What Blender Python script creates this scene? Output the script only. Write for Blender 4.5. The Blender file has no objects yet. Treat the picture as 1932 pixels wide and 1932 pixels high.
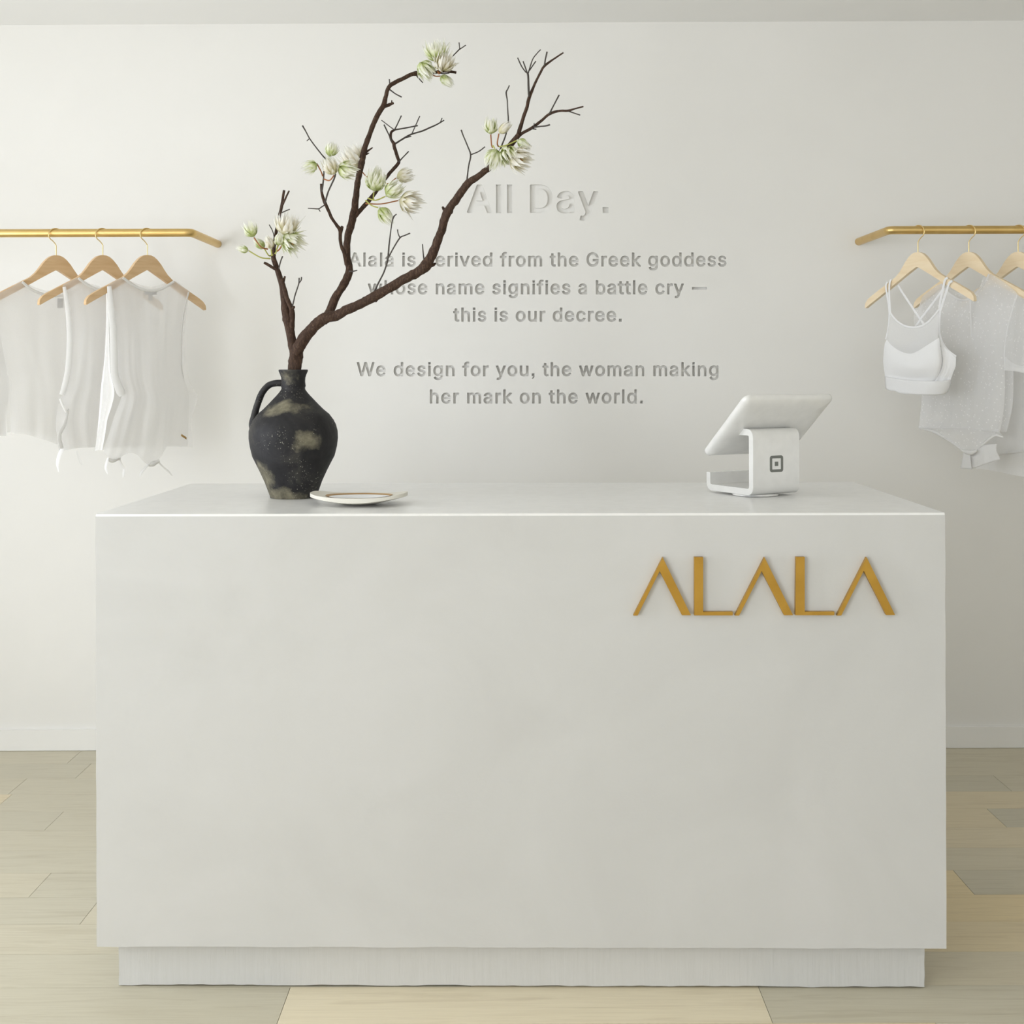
import bpy, bmesh, math, random, json
from mathutils import Vector, Matrix, noise
SC = bpy.context.scene
COL = SC.collection
R = math.radians
PI = math.pi

# ------------------------------------------------------------------ camera
F = 2362.0            # focal length in pixels of the 1932 px frame
CXP, HOR = 972.0, 705.0
EYE = 1.308
ROLL = R(0.18)
cam = bpy.data.cameras.new('camera')
cam.sensor_width = 36.0
cam.lens = F / 1932.0 * 36.0
cam.shift_x = -(CXP - 966.0) / 1932.0
cam.shift_y = -(966.0 - HOR) / 1932.0
cam.clip_start = 0.05
cam_ob = bpy.data.objects.new('camera', cam)
cam_ob.location = (0, 0, EYE)
cam_ob.rotation_euler = (PI / 2, ROLL, 0)
COL.objects.link(cam_ob)
SC.camera = cam_ob

# ------------------------------------------------------------------ world, daylight, exposure
world = bpy.data.worlds.new('world'); SC.world = world
world.use_nodes = True
wb = world.node_tree.nodes['Background']
wb.inputs[0].default_value = (0.86, 0.93, 1.0, 1)
wb.inputs[1].default_value = 0.12

def area_light(name, loc, target, sx, sy, power, colour):
    l = bpy.data.lights.new(name, 'AREA'); l.shape = 'RECTANGLE'
    l.size = sx; l.size_y = sy; l.energy = power; l.color = colour
    o = bpy.data.objects.new(name, l); COL.objects.link(o)
    o.location = loc
    d = Vector(target) - Vector(loc)
    o.rotation_euler = d.to_track_quat('-Z', 'Y').to_euler()
    return o
# daylight through the tall side window on the left and through the shop front behind the camera
DAY = (0.94, 0.995, 1.09)
area_light('daylight_side_window_near_counter', (-2.95, 2.2, 1.25), (0, 2.2, 2.0), 1.2, 1.8, 49, DAY)
area_light('daylight_side_window_near_entrance', (-2.95, -1.3, 1.25), (0, -1.3, 2.0), 1.8, 1.8, 95, DAY)
area_light('daylight_shop_front', (1.9, -2.35, 1.4), (1.9, 3, 1.4), 1.6, 2.0, 15, DAY)
SC.view_settings.view_transform = 'Standard'
SC.view_settings.look = 'None'
SC.view_settings.exposure = 0.06
SC.view_settings.gamma = 1.0
SC.view_settings.use_curve_mapping = False

# ------------------------------------------------------------------ helpers
def at(px, py, Y):
    """Point of the place that the pixel (px, py) shows at distance Y from the lens."""
    u = (px - CXP) / F * Y; v = (HOR - py) / F * Y
    c, s = math.cos(ROLL), math.sin(ROLL)
    return Vector((u * c + v * s, Y, EYE - u * s + v * c))

def empty(name, loc, label, cat, group=None, rotz=0.0):
    o = bpy.data.objects.new(name, None); COL.objects.link(o)
    o.empty_display_size = 0.05
    o.location = loc; o.rotation_euler = (0, 0, rotz)
    tag(o, label, cat, group)
    return o

def tag(o, label=None, cat=None, group=None, kind=None):
    if label: o['label'] = label
    if cat: o['category'] = cat
    if group: o['group'] = group
    if kind: o['kind'] = kind
    return o

def finish(name, bm, mat, parent=None, smooth=True, local=False, offset=None, angle=40):
    """Link a bmesh as one object.  Vertices are in world space unless local=True."""
    me = bpy.data.meshes.new(name)
    bmesh.ops.recalc_face_normals(bm, faces=bm.faces[:])
    if parent is not None and not local:
        off = Vector(parent.location) if offset is None else offset
        bmesh.ops.translate(bm, verts=bm.verts[:], vec=-off)
    bm.to_mesh(me); bm.free()
    if smooth:
        for p in me.polygons: p.use_smooth = True
        try: me.set_sharp_from_angle(angle=R(angle))
        except Exception: pass
    o = bpy.data.objects.new(name, me)
    if mat: me.materials.append(mat)
    COL.objects.link(o)
    if parent is not None: o.parent = parent
    return o

def box(bm, x0, x1, y0, y1, z0, z1):
    vs = [bm.verts.new(p) for p in ((x0,y0,z0),(x1,y0,z0),(x1,y1,z0),(x0,y1,z0),(x0,y0,z1),(x1,y0,z1),(x1,y1,z1),(x0,y1,z1))]
    fs = [(0,3,2,1),(4,5,6,7),(0,1,5,4),(1,2,6,5),(2,3,7,6),(3,0,4,7)]
    return vs, [bm.faces.new([vs[i] for i in f]) for f in fs]

def bevel_all(bm, w, seg=2, angle=30):
    es = [e for e in bm.edges if len(e.link_faces) == 2 and e.calc_face_angle(0) > R(angle)]
    bmesh.ops.bevel(bm, geom=es, offset=w, segments=seg, affect='EDGES', profile=0.5)

def catmull(pts, rad, sub):
    P = [Vector(p) for p in pts]
    out, ro = [], []
    n = len(P)
    for i in range(n - 1):
        p0 = P[i-1] if i > 0 else P[0] * 2 - P[1]
        p1, p2 = P[i], P[i+1]
        p3 = P[i+2] if i + 2 < n else P[-1] * 2 - P[-2]
        for k in range(sub):
            t = k / sub
            out.append(0.5 * ((2*p1) + (p2-p0)*t + (2*p0-5*p1+4*p2-p3)*t*t + (3*p1-p0-3*p2+p3)*t*t*t))
            ro.append(rad[i] * (1-t) + rad[i+1] * t)
    out.append(P[-1]); ro.append(rad[-1])
    return out, ro

def tube(bm, pts, rad, seg=10, sub=4, rough=0.0, seed=0.0, flat=1.0, closed_ends=True, up=None):
    """Swept tube with a radius at every point."""
    if isinstance(rad, (int, float)): rad = [rad] * len(pts)
    if sub > 1: P, Rr = catmull(pts, rad, sub)
    else: P, Rr = [Vector(p) for p in pts], list(rad)
    n = len(P)
    T = []
    for i in range(n):
        a = P[max(i-1, 0)]; b = P[min(i+1, n-1)]
        d = b - a
        T.append(d.normalized() if d.length > 1e-9 else (T[-1] if T else Vector((0,0,1))))
    ref = Vector(up) if up else (Vector((0,1,0)) if abs(T[0].y) < 0.9 else Vector((1,0,0)))
    N = (ref - T[0]*ref.dot(T[0])).normalized()
    rings = []
    for i in range(n):
        N = (N - T[i]*N.dot(T[i])).normalized()
        B = T[i].cross(N)
        ring = []
        for k in range(seg):
            a = 2*PI*k/seg
            dirv = N*math.cos(a)*flat + B*math.sin(a)
            r = Rr[i]
            if rough:
                q = P[i]*60 + Vector((math.cos(a)*1.7, math.sin(a)*1.7, seed))
                r *= 1 + rough*noise.noise(q) + rough*0.6*noise.noise(P[i]*190 + Vector((math.cos(a)*2.5, seed, math.sin(a)*2.5)))
            ring.append(bm.verts.new(P[i] + dirv*r))
        rings.append(ring)
    for i in range(n-1):
        for k in range(seg):
            bm.faces.new((rings[i][k], rings[i][(k+1) % seg], rings[i+1][(k+1) % seg], rings[i+1][k]))
    if closed_ends:
        bm.faces.new(rings[0][::-1]); bm.faces.new(rings[-1])
    return rings

def prism(bm, poly, f_front, f_back):
    """Closed prism of a 2D polygon; f_front / f_back turn (a, b) into points."""
    A = [bm.verts.new(f_front(a, b)) for a, b in poly]
    B = [bm.verts.new(f_back(a, b)) for a, b in poly]
    n = len(poly)
    fs = [bm.faces.new(A), bm.faces.new(B[::-1])]
    for i in range(n):
        j = (i+1) % n
        bm.faces.new((A[j], A[i], B[i], B[j]))
    return fs

# ------------------------------------------------------------------ materials
def new_mat(name):
    m = bpy.data.materials.new(name); m.use_nodes = True
    nt = m.node_tree
    b = nt.nodes['Principled BSDF']
    return m, nt, b
def node(nt, kind, **kw):
    n = nt.nodes.new(kind)
    for k, v in kw.items():
        if hasattr(n, k): setattr(n, k, v)
        else: n.inputs[k].default_value = v
    return n
def coords(nt, scale=(1,1,1), space='Object'):
    tc = nt.nodes.new('ShaderNodeTexCoord'); mp = nt.nodes.new('ShaderNodeMapping')
    mp.inputs['Scale'].default_value = scale
    nt.links.new(tc.outputs[space], mp.inputs['Vector'])
    return mp.outputs['Vector']
def noise_tex(nt, vec, scale, detail=3, rough=0.5, dist=0.0):
    n = nt.nodes.new('ShaderNodeTexNoise')
    n.inputs['Scale'].default_value = scale; n.inputs['Detail'].default_value = detail
    n.inputs['Roughness'].default_value = rough; n.inputs['Distortion'].default_value = dist
    nt.links.new(vec, n.inputs['Vector'])
    return n.outputs['Fac']
def ramp(nt, fac, stops):
    r = nt.nodes.new('ShaderNodeValToRGB')
    el = r.color_ramp.elements
    while len(el) > 1: el.remove(el[-1])
    el[0].position = stops[0][0]; el[0].color = (*stops[0][1], 1)
    for p, c in stops[1:]:
        e = el.new(p); e.color = (*c, 1)
    nt.links.new(fac, r.inputs['Fac'])
    return r.outputs['Color']
def mix(nt, a, b, fac):
    m = nt.nodes.new('ShaderNodeMix'); m.data_type = 'RGBA'
    for s, v in ((m.inputs['Factor'], fac), (m.inputs['A'], a), (m.inputs['B'], b)):
        if isinstance(v, (int, float)): s.default_value = v
        elif isinstance(v, tuple): s.default_value = (*v, 1)
        else: nt.links.new(v, s)
    return m.outputs['Result']
def mth(nt, op, a, b=None, clamp=False):
    m = nt.nodes.new('ShaderNodeMath'); m.operation = op; m.use_clamp = clamp
    for i, v in enumerate((a, b)):
        if v is None: continue
        if isinstance(v, (int, float)): m.inputs[i].default_value = v
        else: nt.links.new(v, m.inputs[i])
    return m.outputs[0]
def bump(nt, bsdf, height, strength, dist):
    b = nt.nodes.new('ShaderNodeBump')
    b.inputs['Strength'].default_value = strength; b.inputs['Distance'].default_value = dist
    nt.links.new(height, b.inputs['Height']); nt.links.new(b.outputs[0], bsdf.inputs['Normal'])

def plaster(name, col, var=0.03, rough=0.6, bstr=0.15, scale=2.2):
    m, nt, b = new_mat(name)
    v = coords(nt)
    n1 = noise_tex(nt, v, scale, 4, 0.55, 0.6)
    lo = tuple(c*(1-var) for c in col); hi = tuple(min(1, c*(1+var)) for c in col)
    nt.links.new(ramp(nt, n1, [(0.3, lo), (0.7, hi)]), b.inputs['Base Color'])
    b.inputs['Roughness'].default_value = rough
    b.inputs['Specular IOR Level'].default_value = 0.3
    n2 = noise_tex(nt, v, 14, 5, 0.6, 0.3)
    bump(nt, b, n2, bstr, 0.004)
    return m
M = {}
M['wall'] = plaster('wall_paint', (0.845, 0.828, 0.782), 0.012, 0.65, 0.06)
M['ceiling'] = plaster('ceiling_paint', (0.945, 0.94, 0.915), 0.01, 0.7, 0.03)
M['trim'] = plaster('skirting_paint', (0.885, 0.87, 0.825), 0.008, 0.4, 0.03)

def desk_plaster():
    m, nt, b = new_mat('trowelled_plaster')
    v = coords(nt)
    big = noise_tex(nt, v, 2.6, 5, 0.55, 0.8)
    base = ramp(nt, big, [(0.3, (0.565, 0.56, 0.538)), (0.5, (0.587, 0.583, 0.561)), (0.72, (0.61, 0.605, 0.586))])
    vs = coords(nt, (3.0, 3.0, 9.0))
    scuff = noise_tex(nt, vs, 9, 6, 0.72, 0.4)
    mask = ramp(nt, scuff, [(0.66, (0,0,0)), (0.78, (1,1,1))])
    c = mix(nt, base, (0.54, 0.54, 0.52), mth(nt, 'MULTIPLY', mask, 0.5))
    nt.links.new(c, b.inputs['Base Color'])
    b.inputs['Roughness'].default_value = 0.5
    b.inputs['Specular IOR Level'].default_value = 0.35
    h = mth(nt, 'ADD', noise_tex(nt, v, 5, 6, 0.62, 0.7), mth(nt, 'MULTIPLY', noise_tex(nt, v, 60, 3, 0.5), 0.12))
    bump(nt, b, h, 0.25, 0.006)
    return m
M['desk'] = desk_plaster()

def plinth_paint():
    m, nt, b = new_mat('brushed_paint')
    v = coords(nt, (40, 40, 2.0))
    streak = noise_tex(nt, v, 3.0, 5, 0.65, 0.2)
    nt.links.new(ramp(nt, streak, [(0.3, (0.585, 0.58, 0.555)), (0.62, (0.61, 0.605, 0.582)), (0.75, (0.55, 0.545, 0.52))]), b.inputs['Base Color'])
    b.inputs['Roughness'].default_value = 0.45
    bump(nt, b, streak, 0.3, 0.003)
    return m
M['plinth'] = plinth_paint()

def simple(name, col, rough=0.5, metal=0.0, spec=0.5, coat=0.0):
    m, nt, b = new_mat(name)
    v = coords(nt)
    n = noise_tex(nt, v, 35, 3)
    lo = tuple(c*0.97 for c in col); hi = tuple(min(1, c*1.03) for c in col)
    nt.links.new(ramp(nt, n, [(0.3, lo), (0.7, hi)]), b.inputs['Base Color'])
    b.inputs['Roughness'].default_value = rough; b.inputs['Metallic'].default_value = metal
    b.inputs['Specular IOR Level'].default_value = spec
    b.inputs['Coat Weight'].default_value = coat
    return m
M['top'] = simple('white_satin_laminate', (0.855, 0.85, 0.825), 0.28, 0, 0.5)
M['void'] = simple('dark_gap', (0.03, 0.027, 0.022), 0.9)
M['tablet'] = simple('white_gloss_plastic', (0.815, 0.805, 0.77), 0.22, 0, 0.5, 0.2)
M['screen'] = simple('dark_screen_glass', (0.012, 0.012, 0.014), 0.08)
M['logo'] = simple('grey_printed_ink', (0.17, 0.175, 0.155), 0.55)
M['rubber'] = simple('grey_rubber', (0.5, 0.5, 0.48), 0.7)
M['tagcloth'] = simple('grey_woven_label', (0.42, 0.42, 0.42), 0.9)
M['badge'] = simple('brown_leather_badge', (0.40, 0.25, 0.08), 0.5)
M['blacklabel'] = simple('black_woven_label', (0.012, 0.012, 0.012), 0.8)
M['frame'] = simple('window_frame_paint', (0.78, 0.78, 0.76), 0.4)

def brass(name, c0, c1, rough, metal, spots):
    m, nt, b = new_mat(name)
    v = coords(nt)
    n = noise_tex(nt, v, 9, 5, 0.6, 0.5)
    c = ramp(nt, n, [(0.3, c0), (0.7, c1)])
    if spots:
        s = noise_tex(nt, v, 26, 4, 0.6, 0.6)
        k = ramp(nt, s, [(0.64, (0,0,0)), (0.74, (1,1,1))])
        c = mix(nt, c, tuple(x*0.5 for x in c0), mth(nt, 'MULTIPLY', k, spots))
    nt.links.new(c, b.inputs['Base Color'])
    b.inputs['Metallic'].default_value = metal
    b.inputs['Roughness'].default_value = rough
    vb = coords(nt, (3, 3, 220))
    bump(nt, b, noise_tex(nt, vb, 4, 2), 0.05, 0.001)
    return m
M['rail'] = brass('brushed_brass', (0.62, 0.42, 0.15), (0.72, 0.52, 0.22), 0.36, 1.0, 0.3)
M['sign'] = brass('aged_brass_sign', (0.41, 0.225, 0.032), (0.53, 0.31, 0.055), 0.42, 0.75, 0.55)
M['hook'] = brass('bright_brass_wire', (0.80, 0.62, 0.28), (0.88, 0.70, 0.36), 0.28, 1.0, 0)

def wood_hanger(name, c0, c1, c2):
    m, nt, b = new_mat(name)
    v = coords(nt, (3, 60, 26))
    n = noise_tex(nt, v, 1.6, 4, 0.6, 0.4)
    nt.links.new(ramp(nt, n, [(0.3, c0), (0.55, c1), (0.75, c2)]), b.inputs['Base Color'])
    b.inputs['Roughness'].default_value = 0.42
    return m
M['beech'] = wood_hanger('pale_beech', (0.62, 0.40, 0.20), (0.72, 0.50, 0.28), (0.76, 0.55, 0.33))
M['beech_lit'] = wood_hanger('pale_beech_lit', (0.84, 0.66, 0.42), (0.90, 0.74, 0.51), (0.92, 0.78, 0.56))  # same beech made paler: brighter light on the right rail put into colour

def floor_mat():
    m, nt, b = new_mat('whitewashed_oak')
    at_ = nt.nodes.new('ShaderNodeAttribute'); at_.attribute_name = 'tone'
    sep = nt.nodes.new('ShaderNodeSeparateColor'); nt.links.new(at_.outputs['Color'], sep.inputs[0])
    tc = nt.nodes.new('ShaderNodeTexCoord')
    comb = nt.nodes.new('ShaderNodeCombineXYZ')
    nt.links.new(mth(nt, 'MULTIPLY', sep.outputs[1], 40.0), comb.inputs[0])
    nt.links.new(mth(nt, 'MULTIPLY', sep.outputs[1], 17.0), comb.inputs[1])
    add = nt.nodes.new('ShaderNodeVectorMath'); add.operation = 'ADD'
    nt.links.new(tc.outputs['Object'], add.inputs[0]); nt.links.new(comb.outputs[0], add.inputs[1])
    mp = nt.nodes.new('ShaderNodeMapping'); mp.inputs['Scale'].default_value = (1.1, 15, 1)
    nt.links.new(add.outputs[0], mp.inputs['Vector'])
    g1 = noise_tex(nt, mp.outputs[0], 2.4, 6, 0.6, 1.2)
    mp2 = nt.nodes.new('ShaderNodeMapping'); mp2.inputs['Scale'].default_value = (2.0, 70, 1)
    nt.links.new(add.outputs[0], mp2.inputs['Vector'])
    g2 = noise_tex(nt, mp2.outputs[0], 3, 4, 0.6, 0.3)
    tone = ramp(nt, sep.outputs[0], [(0.0, (0.575, 0.532, 0.405)), (0.3, (0.63, 0.572, 0.425)), (0.5, (0.70, 0.605, 0.415)), (0.75, (0.80, 0.645, 0.365)), (1.0, (0.79, 0.70, 0.505))])
    grain = ramp(nt, g1, [(0.25, (0.80, 0.77, 0.72)), (0.5, (1, 1, 1)), (0.78, (0.90, 0.885, 0.86))])
    mm = nt.nodes.new('ShaderNodeMix'); mm.data_type = 'RGBA'; mm.blend_type = 'MULTIPLY'; mm.inputs['Factor'].default_value = 0.8
    nt.links.new(tone, mm.inputs['A']); nt.links.new(grain, mm.inputs['B'])
    fine = ramp(nt, g2, [(0.3, (0.90, 0.89, 0.87)), (0.6, (1, 1, 1))])
    m3 = nt.nodes.new('ShaderNodeMix'); m3.data_type = 'RGBA'; m3.blend_type = 'MULTIPLY'; m3.inputs['Factor'].default_value = 0.6
    nt.links.new(mm.outputs['Result'], m3.inputs['A']); nt.links.new(fine, m3.inputs['B'])
    nt.links.new(m3.outputs['Result'], b.inputs['Base Color'])
    b.inputs['Roughness'].default_value = 0.36
    b.inputs['Specular IOR Level'].default_value = 0.55
    bump(nt, b, g1, 0.08, 0.002)
    return m
M['floor'] = floor_mat()
M['seam'] = simple('floor_seam', (0.30, 0.25, 0.17), 0.8)

def bark():
    m, nt, b = new_mat('brown_bark')
    v = coords(nt, (1, 1, 0.35))
    n = noise_tex(nt, v, 260, 6, 0.68, 0.8)
    n2 = noise_tex(nt, v, 28, 3, 0.5)
    c = ramp(nt, n, [(0.28, (0.014, 0.008, 0.005)), (0.5, (0.055, 0.030, 0.018)), (0.68, (0.15, 0.090, 0.058)), (0.82, (0.32, 0.235, 0.17))])
    c = mix(nt, c, (0.055, 0.032, 0.022), mth(nt, 'MULTIPLY', n2, 0.7))
    nt.links.new(c, b.inputs['Base Color']); b.inputs['Roughness'].default_value = 0.75
    b.inputs['Specular IOR Level'].default_value = 0.25
    bump(nt, b, n, 0.6, 0.002)
    return m
M['bark'] = bark()
M['twig'] = simple('grey_brown_twig', (0.06, 0.05, 0.042), 0.75)
M['stem_red'] = simple('russet_flower_stem', (0.33, 0.12, 0.035), 0.6)
M['stem_green'] = simple('yellow_green_flower_stem', (0.42, 0.42, 0.10), 0.6)

def petal(name, base, mid, tip):
    m, nt, b = new_mat(name)
    tc = nt.nodes.new('ShaderNodeAttribute'); tc.attribute_name = 'tone'
    sep = nt.nodes.new('ShaderNodeSeparateColor'); nt.links.new(tc.outputs['Color'], sep.inputs[0])
    t = mth(nt, 'ADD', sep.outputs[0], mth(nt, 'MULTIPLY', mth(nt, 'SUBTRACT', sep.outputs[1], 0.5), 0.35))
    c = ramp(nt, t, [(0.0, base), (0.26, mid), (0.6, tip), (1.0, tip)])
    nt.links.new(c, b.inputs['Base Color']); b.inputs['Roughness'].default_value = 0.55
    out = nt.nodes['Material Output']
    tr = nt.nodes.new('ShaderNodeBsdfTranslucent'); nt.links.new(c, tr.inputs['Color'])
    mx = nt.nodes.new('ShaderNodeMixShader'); mx.inputs[0].default_value = 0.45
    nt.links.new(b.outputs[0], mx.inputs[1]); nt.links.new(tr.outputs[0], mx.inputs[2])
    nt.links.new(mx.outputs[0], out.inputs['Surface'])
    return m
M['petal_green'] = petal('cream_green_bract', (0.62, 0.69, 0.30), (0.905, 0.915, 0.735), (0.95, 0.945, 0.87))
M['petal_pink'] = petal('cream_blush_bract', (0.80, 0.76, 0.52), (0.94, 0.90, 0.80), (0.95, 0.94, 0.885))
M['floret'] = simple('tan_flower_centre', (0.55, 0.30, 0.10), 0.8)

def jar_mat():
    m, nt, b = new_mat('smoke_fired_clay')
    tc = nt.nodes.new('ShaderNodeTexCoord'); P = tc.outputs['Object']
    v = coords(nt)
    n = noise_tex(nt, v, 16, 6, 0.62, 0.5)
    dark = ramp(nt, n, [(0.3, (0.008, 0.0075, 0.008)), (0.55, (0.022, 0.021, 0.022)), (0.75, (0.058, 0.054, 0.046))])
    tan = ramp(nt, noise_tex(nt, v, 40, 5, 0.65), [(0.3, (0.085, 0.076, 0.052)), (0.55, (0.20, 0.182, 0.125)), (0.78, (0.30, 0.27, 0.185))])
    warp = mth(nt, 'MULTIPLY', mth(nt, 'SUBTRACT', noise_tex(nt, v, 22, 5, 0.6), 0.5), 0.095)
    total = None
    for p, r, sc in (((0.050, -0.092, 0.136), 0.036, (0.75, 1, 1.5)), ((-0.012, -0.066, 0.216), 0.034, (0.62, 1, 1.5)),
                     ((-0.008, -0.028, 0.292), 0.026, (1, 1, 1)), ((-0.070, -0.055, 0.045), 0.046, (1, 1, 0.9)),
                     ((-0.088, -0.02, 0.10), 0.024, (1, 1, 1)), ((-0.02, -0.05, 0.005), 0.042, (0.6, 1, 1.6)), ((0.0, 0.07, 0.2), 0.06, (1, 1, 1))):
        mp = nt.nodes.new('ShaderNodeVectorMath'); mp.operation = 'SUBTRACT'
        nt.links.new(P, mp.inputs[0]); mp.inputs[1].default_value = p
        ms = nt.nodes.new('ShaderNodeVectorMath'); ms.operation = 'MULTIPLY'
        nt.links.new(mp.outputs[0], ms.inputs[0]); ms.inputs[1].default_value = sc
        ln = nt.nodes.new('ShaderNodeVectorMath'); ln.operation = 'LENGTH'; nt.links.new(ms.outputs[0], ln.inputs[0])
        d = mth(nt, 'ADD', ln.outputs['Value'], warp)
        k = mth(nt, 'MULTIPLY', mth(nt, 'SUBTRACT', r, d), 42.0, True)
        total = k if total is None else mth(nt, 'MAXIMUM', total, k)
    c = mix(nt, dark, tan, total)
    sp = nt.nodes.new('ShaderNodeTexVoronoi'); sp.inputs['Scale'].default_value = 190
    nt.links.new(v, sp.inputs['Vector'])
    sk = ramp(nt, sp.outputs['Distance'], [(0.10, (1,1,1)), (0.22, (0,0,0))])
    reg = ramp(nt, noise_tex(nt, v, 14, 3), [(0.50, (0,0,0)), (0.62, (1,1,1))])
    kk = nt.nodes.new('ShaderNodeMix'); kk.data_type = 'RGBA'; kk.blend_type = 'MULTIPLY'; kk.inputs['Factor'].default_value = 1
    nt.links.new(sk, kk.inputs['A']); nt.links.new(reg, kk.inputs['B'])
    c = mix(nt, c, (0.42, 0.40, 0.33), kk.outputs['Result'])
    nt.links.new(c, b.inputs['Base Color'])
    b.inputs['Roughness'].default_value = 0.62; b.inputs['Specular IOR Level'].default_value = 0.3
    bump(nt, b, noise_tex(nt, v, 70, 5, 0.6), 0.25, 0.003)
    return m
M['jar'] = jar_mat()

def dish_mat():
    m, nt, b = new_mat('speckled_stoneware')
    v = coords(nt)
    sp = nt.nodes.new('ShaderNodeTexVoronoi'); sp.inputs['Scale'].default_value = 260; nt.links.new(v, sp.inputs['Vector'])
    k = ramp(nt, sp.outputs['Distance'], [(0.06, (1,1,1)), (0.2, (0,0,0))])
    reg = ramp(nt, noise_tex(nt, v, 60, 2), [(0.5, (0,0,0)), (0.6, (1,1,1))])
    kk = nt.nodes.new('ShaderNodeMix'); kk.data_type = 'RGBA'; kk.blend_type = 'MULTIPLY'; kk.inputs['Factor'].default_value = 1
    nt.links.new(k, kk.inputs['A']); nt.links.new(reg, kk.inputs['B'])
    nt.links.new(mix(nt, (0.76, 0.73, 0.64), (0.45, 0.40, 0.31), kk.outputs['Result']), b.inputs['Base Color'])
    b.inputs['Roughness'].default_value = 0.55
    return m
M['dish'] = dish_mat()
M['glaze'] = simple('white_glaze', (0.84, 0.85, 0.85), 0.15, 0, 0.5)
M['rimline'] = simple('toasted_glaze_edge', (0.42, 0.26, 0.11), 0.5)

def cloth(name, col, alpha, transl=0.35, dots=False):
    """Fabric: 'alpha' is the covered part of the weave, the rest is open holes."""
    m, nt, b = new_mat(name)
    v = coords(nt)
    n = noise_tex(nt, v, 420, 2, 0.5)
    lo = tuple(c*0.97 for c in col)
    c = ramp(nt, n, [(0.3, lo), (0.7, col)])
    nt.links.new(c, b.inputs['Base Color'])
    b.inputs['Roughness'].default_value = 0.85; b.inputs['Specular IOR Level'].default_value = 0.15
    tr = nt.nodes.new('ShaderNodeBsdfTranslucent'); nt.links.new(c, tr.inputs['Color'])
    mx = nt.nodes.new('ShaderNodeMixShader'); mx.inputs[0].default_value = transl
    nt.links.new(b.outputs[0], mx.inputs[1]); nt.links.new(tr.outputs[0], mx.inputs[2])
    out = nt.nodes['Material Output']
    res = mx.outputs[0]
    if alpha < 1:
        tp = nt.nodes.new('ShaderNodeBsdfTransparent')
        ms = nt.nodes.new('ShaderNodeMixShader'); ms.inputs[0].default_value = alpha
        if dots:
            vo = nt.nodes.new('ShaderNodeTexVoronoi'); vo.inputs['Scale'].default_value = 90
            nt.links.new(v, vo.inputs['Vector'])
            d = ramp(nt, vo.outputs['Distance'], [(0.16, (1,1,1)), (0.24, (0,0,0))])
            nt.links.new(mth(nt, 'ADD', mth(nt, 'MULTIPLY', d, 0.16), alpha, True), ms.inputs[0])
        nt.links.new(tp.outputs[0], ms.inputs[1]); nt.links.new(res, ms.inputs[2])
        res = ms.outputs[0]
    nt.links.new(res, out.inputs['Surface'])
    return m
M['jersey'] = cloth('sheer_white_jersey', (0.955, 0.945, 0.93), 0.52, 0.45)
M['band'] = cloth('white_rib_band', (0.96, 0.95, 0.925), 0.97, 0.25)
M['mesh'] = cloth('dotted_white_mesh', (0.965, 0.96, 0.95), 0.56, 0.3, True)
M['yoke'] = cloth('fine_white_mesh', (0.965, 0.96, 0.95), 0.68, 0.3)
M['bra'] = cloth('white_sports_knit', (0.965, 0.96, 0.95), 1.0, 0.12)
M['tee'] = cloth('white_cotton', (0.955, 0.945, 0.925), 0.96, 0.25)

# ------------------------------------------------------------------ room
YW = 4.37            # face of the back wall
XL, XR, YF, ZC = -3.0, 3.1, -2.4, 2.533
def struct(o): o['kind'] = 'structure'; return o

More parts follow.
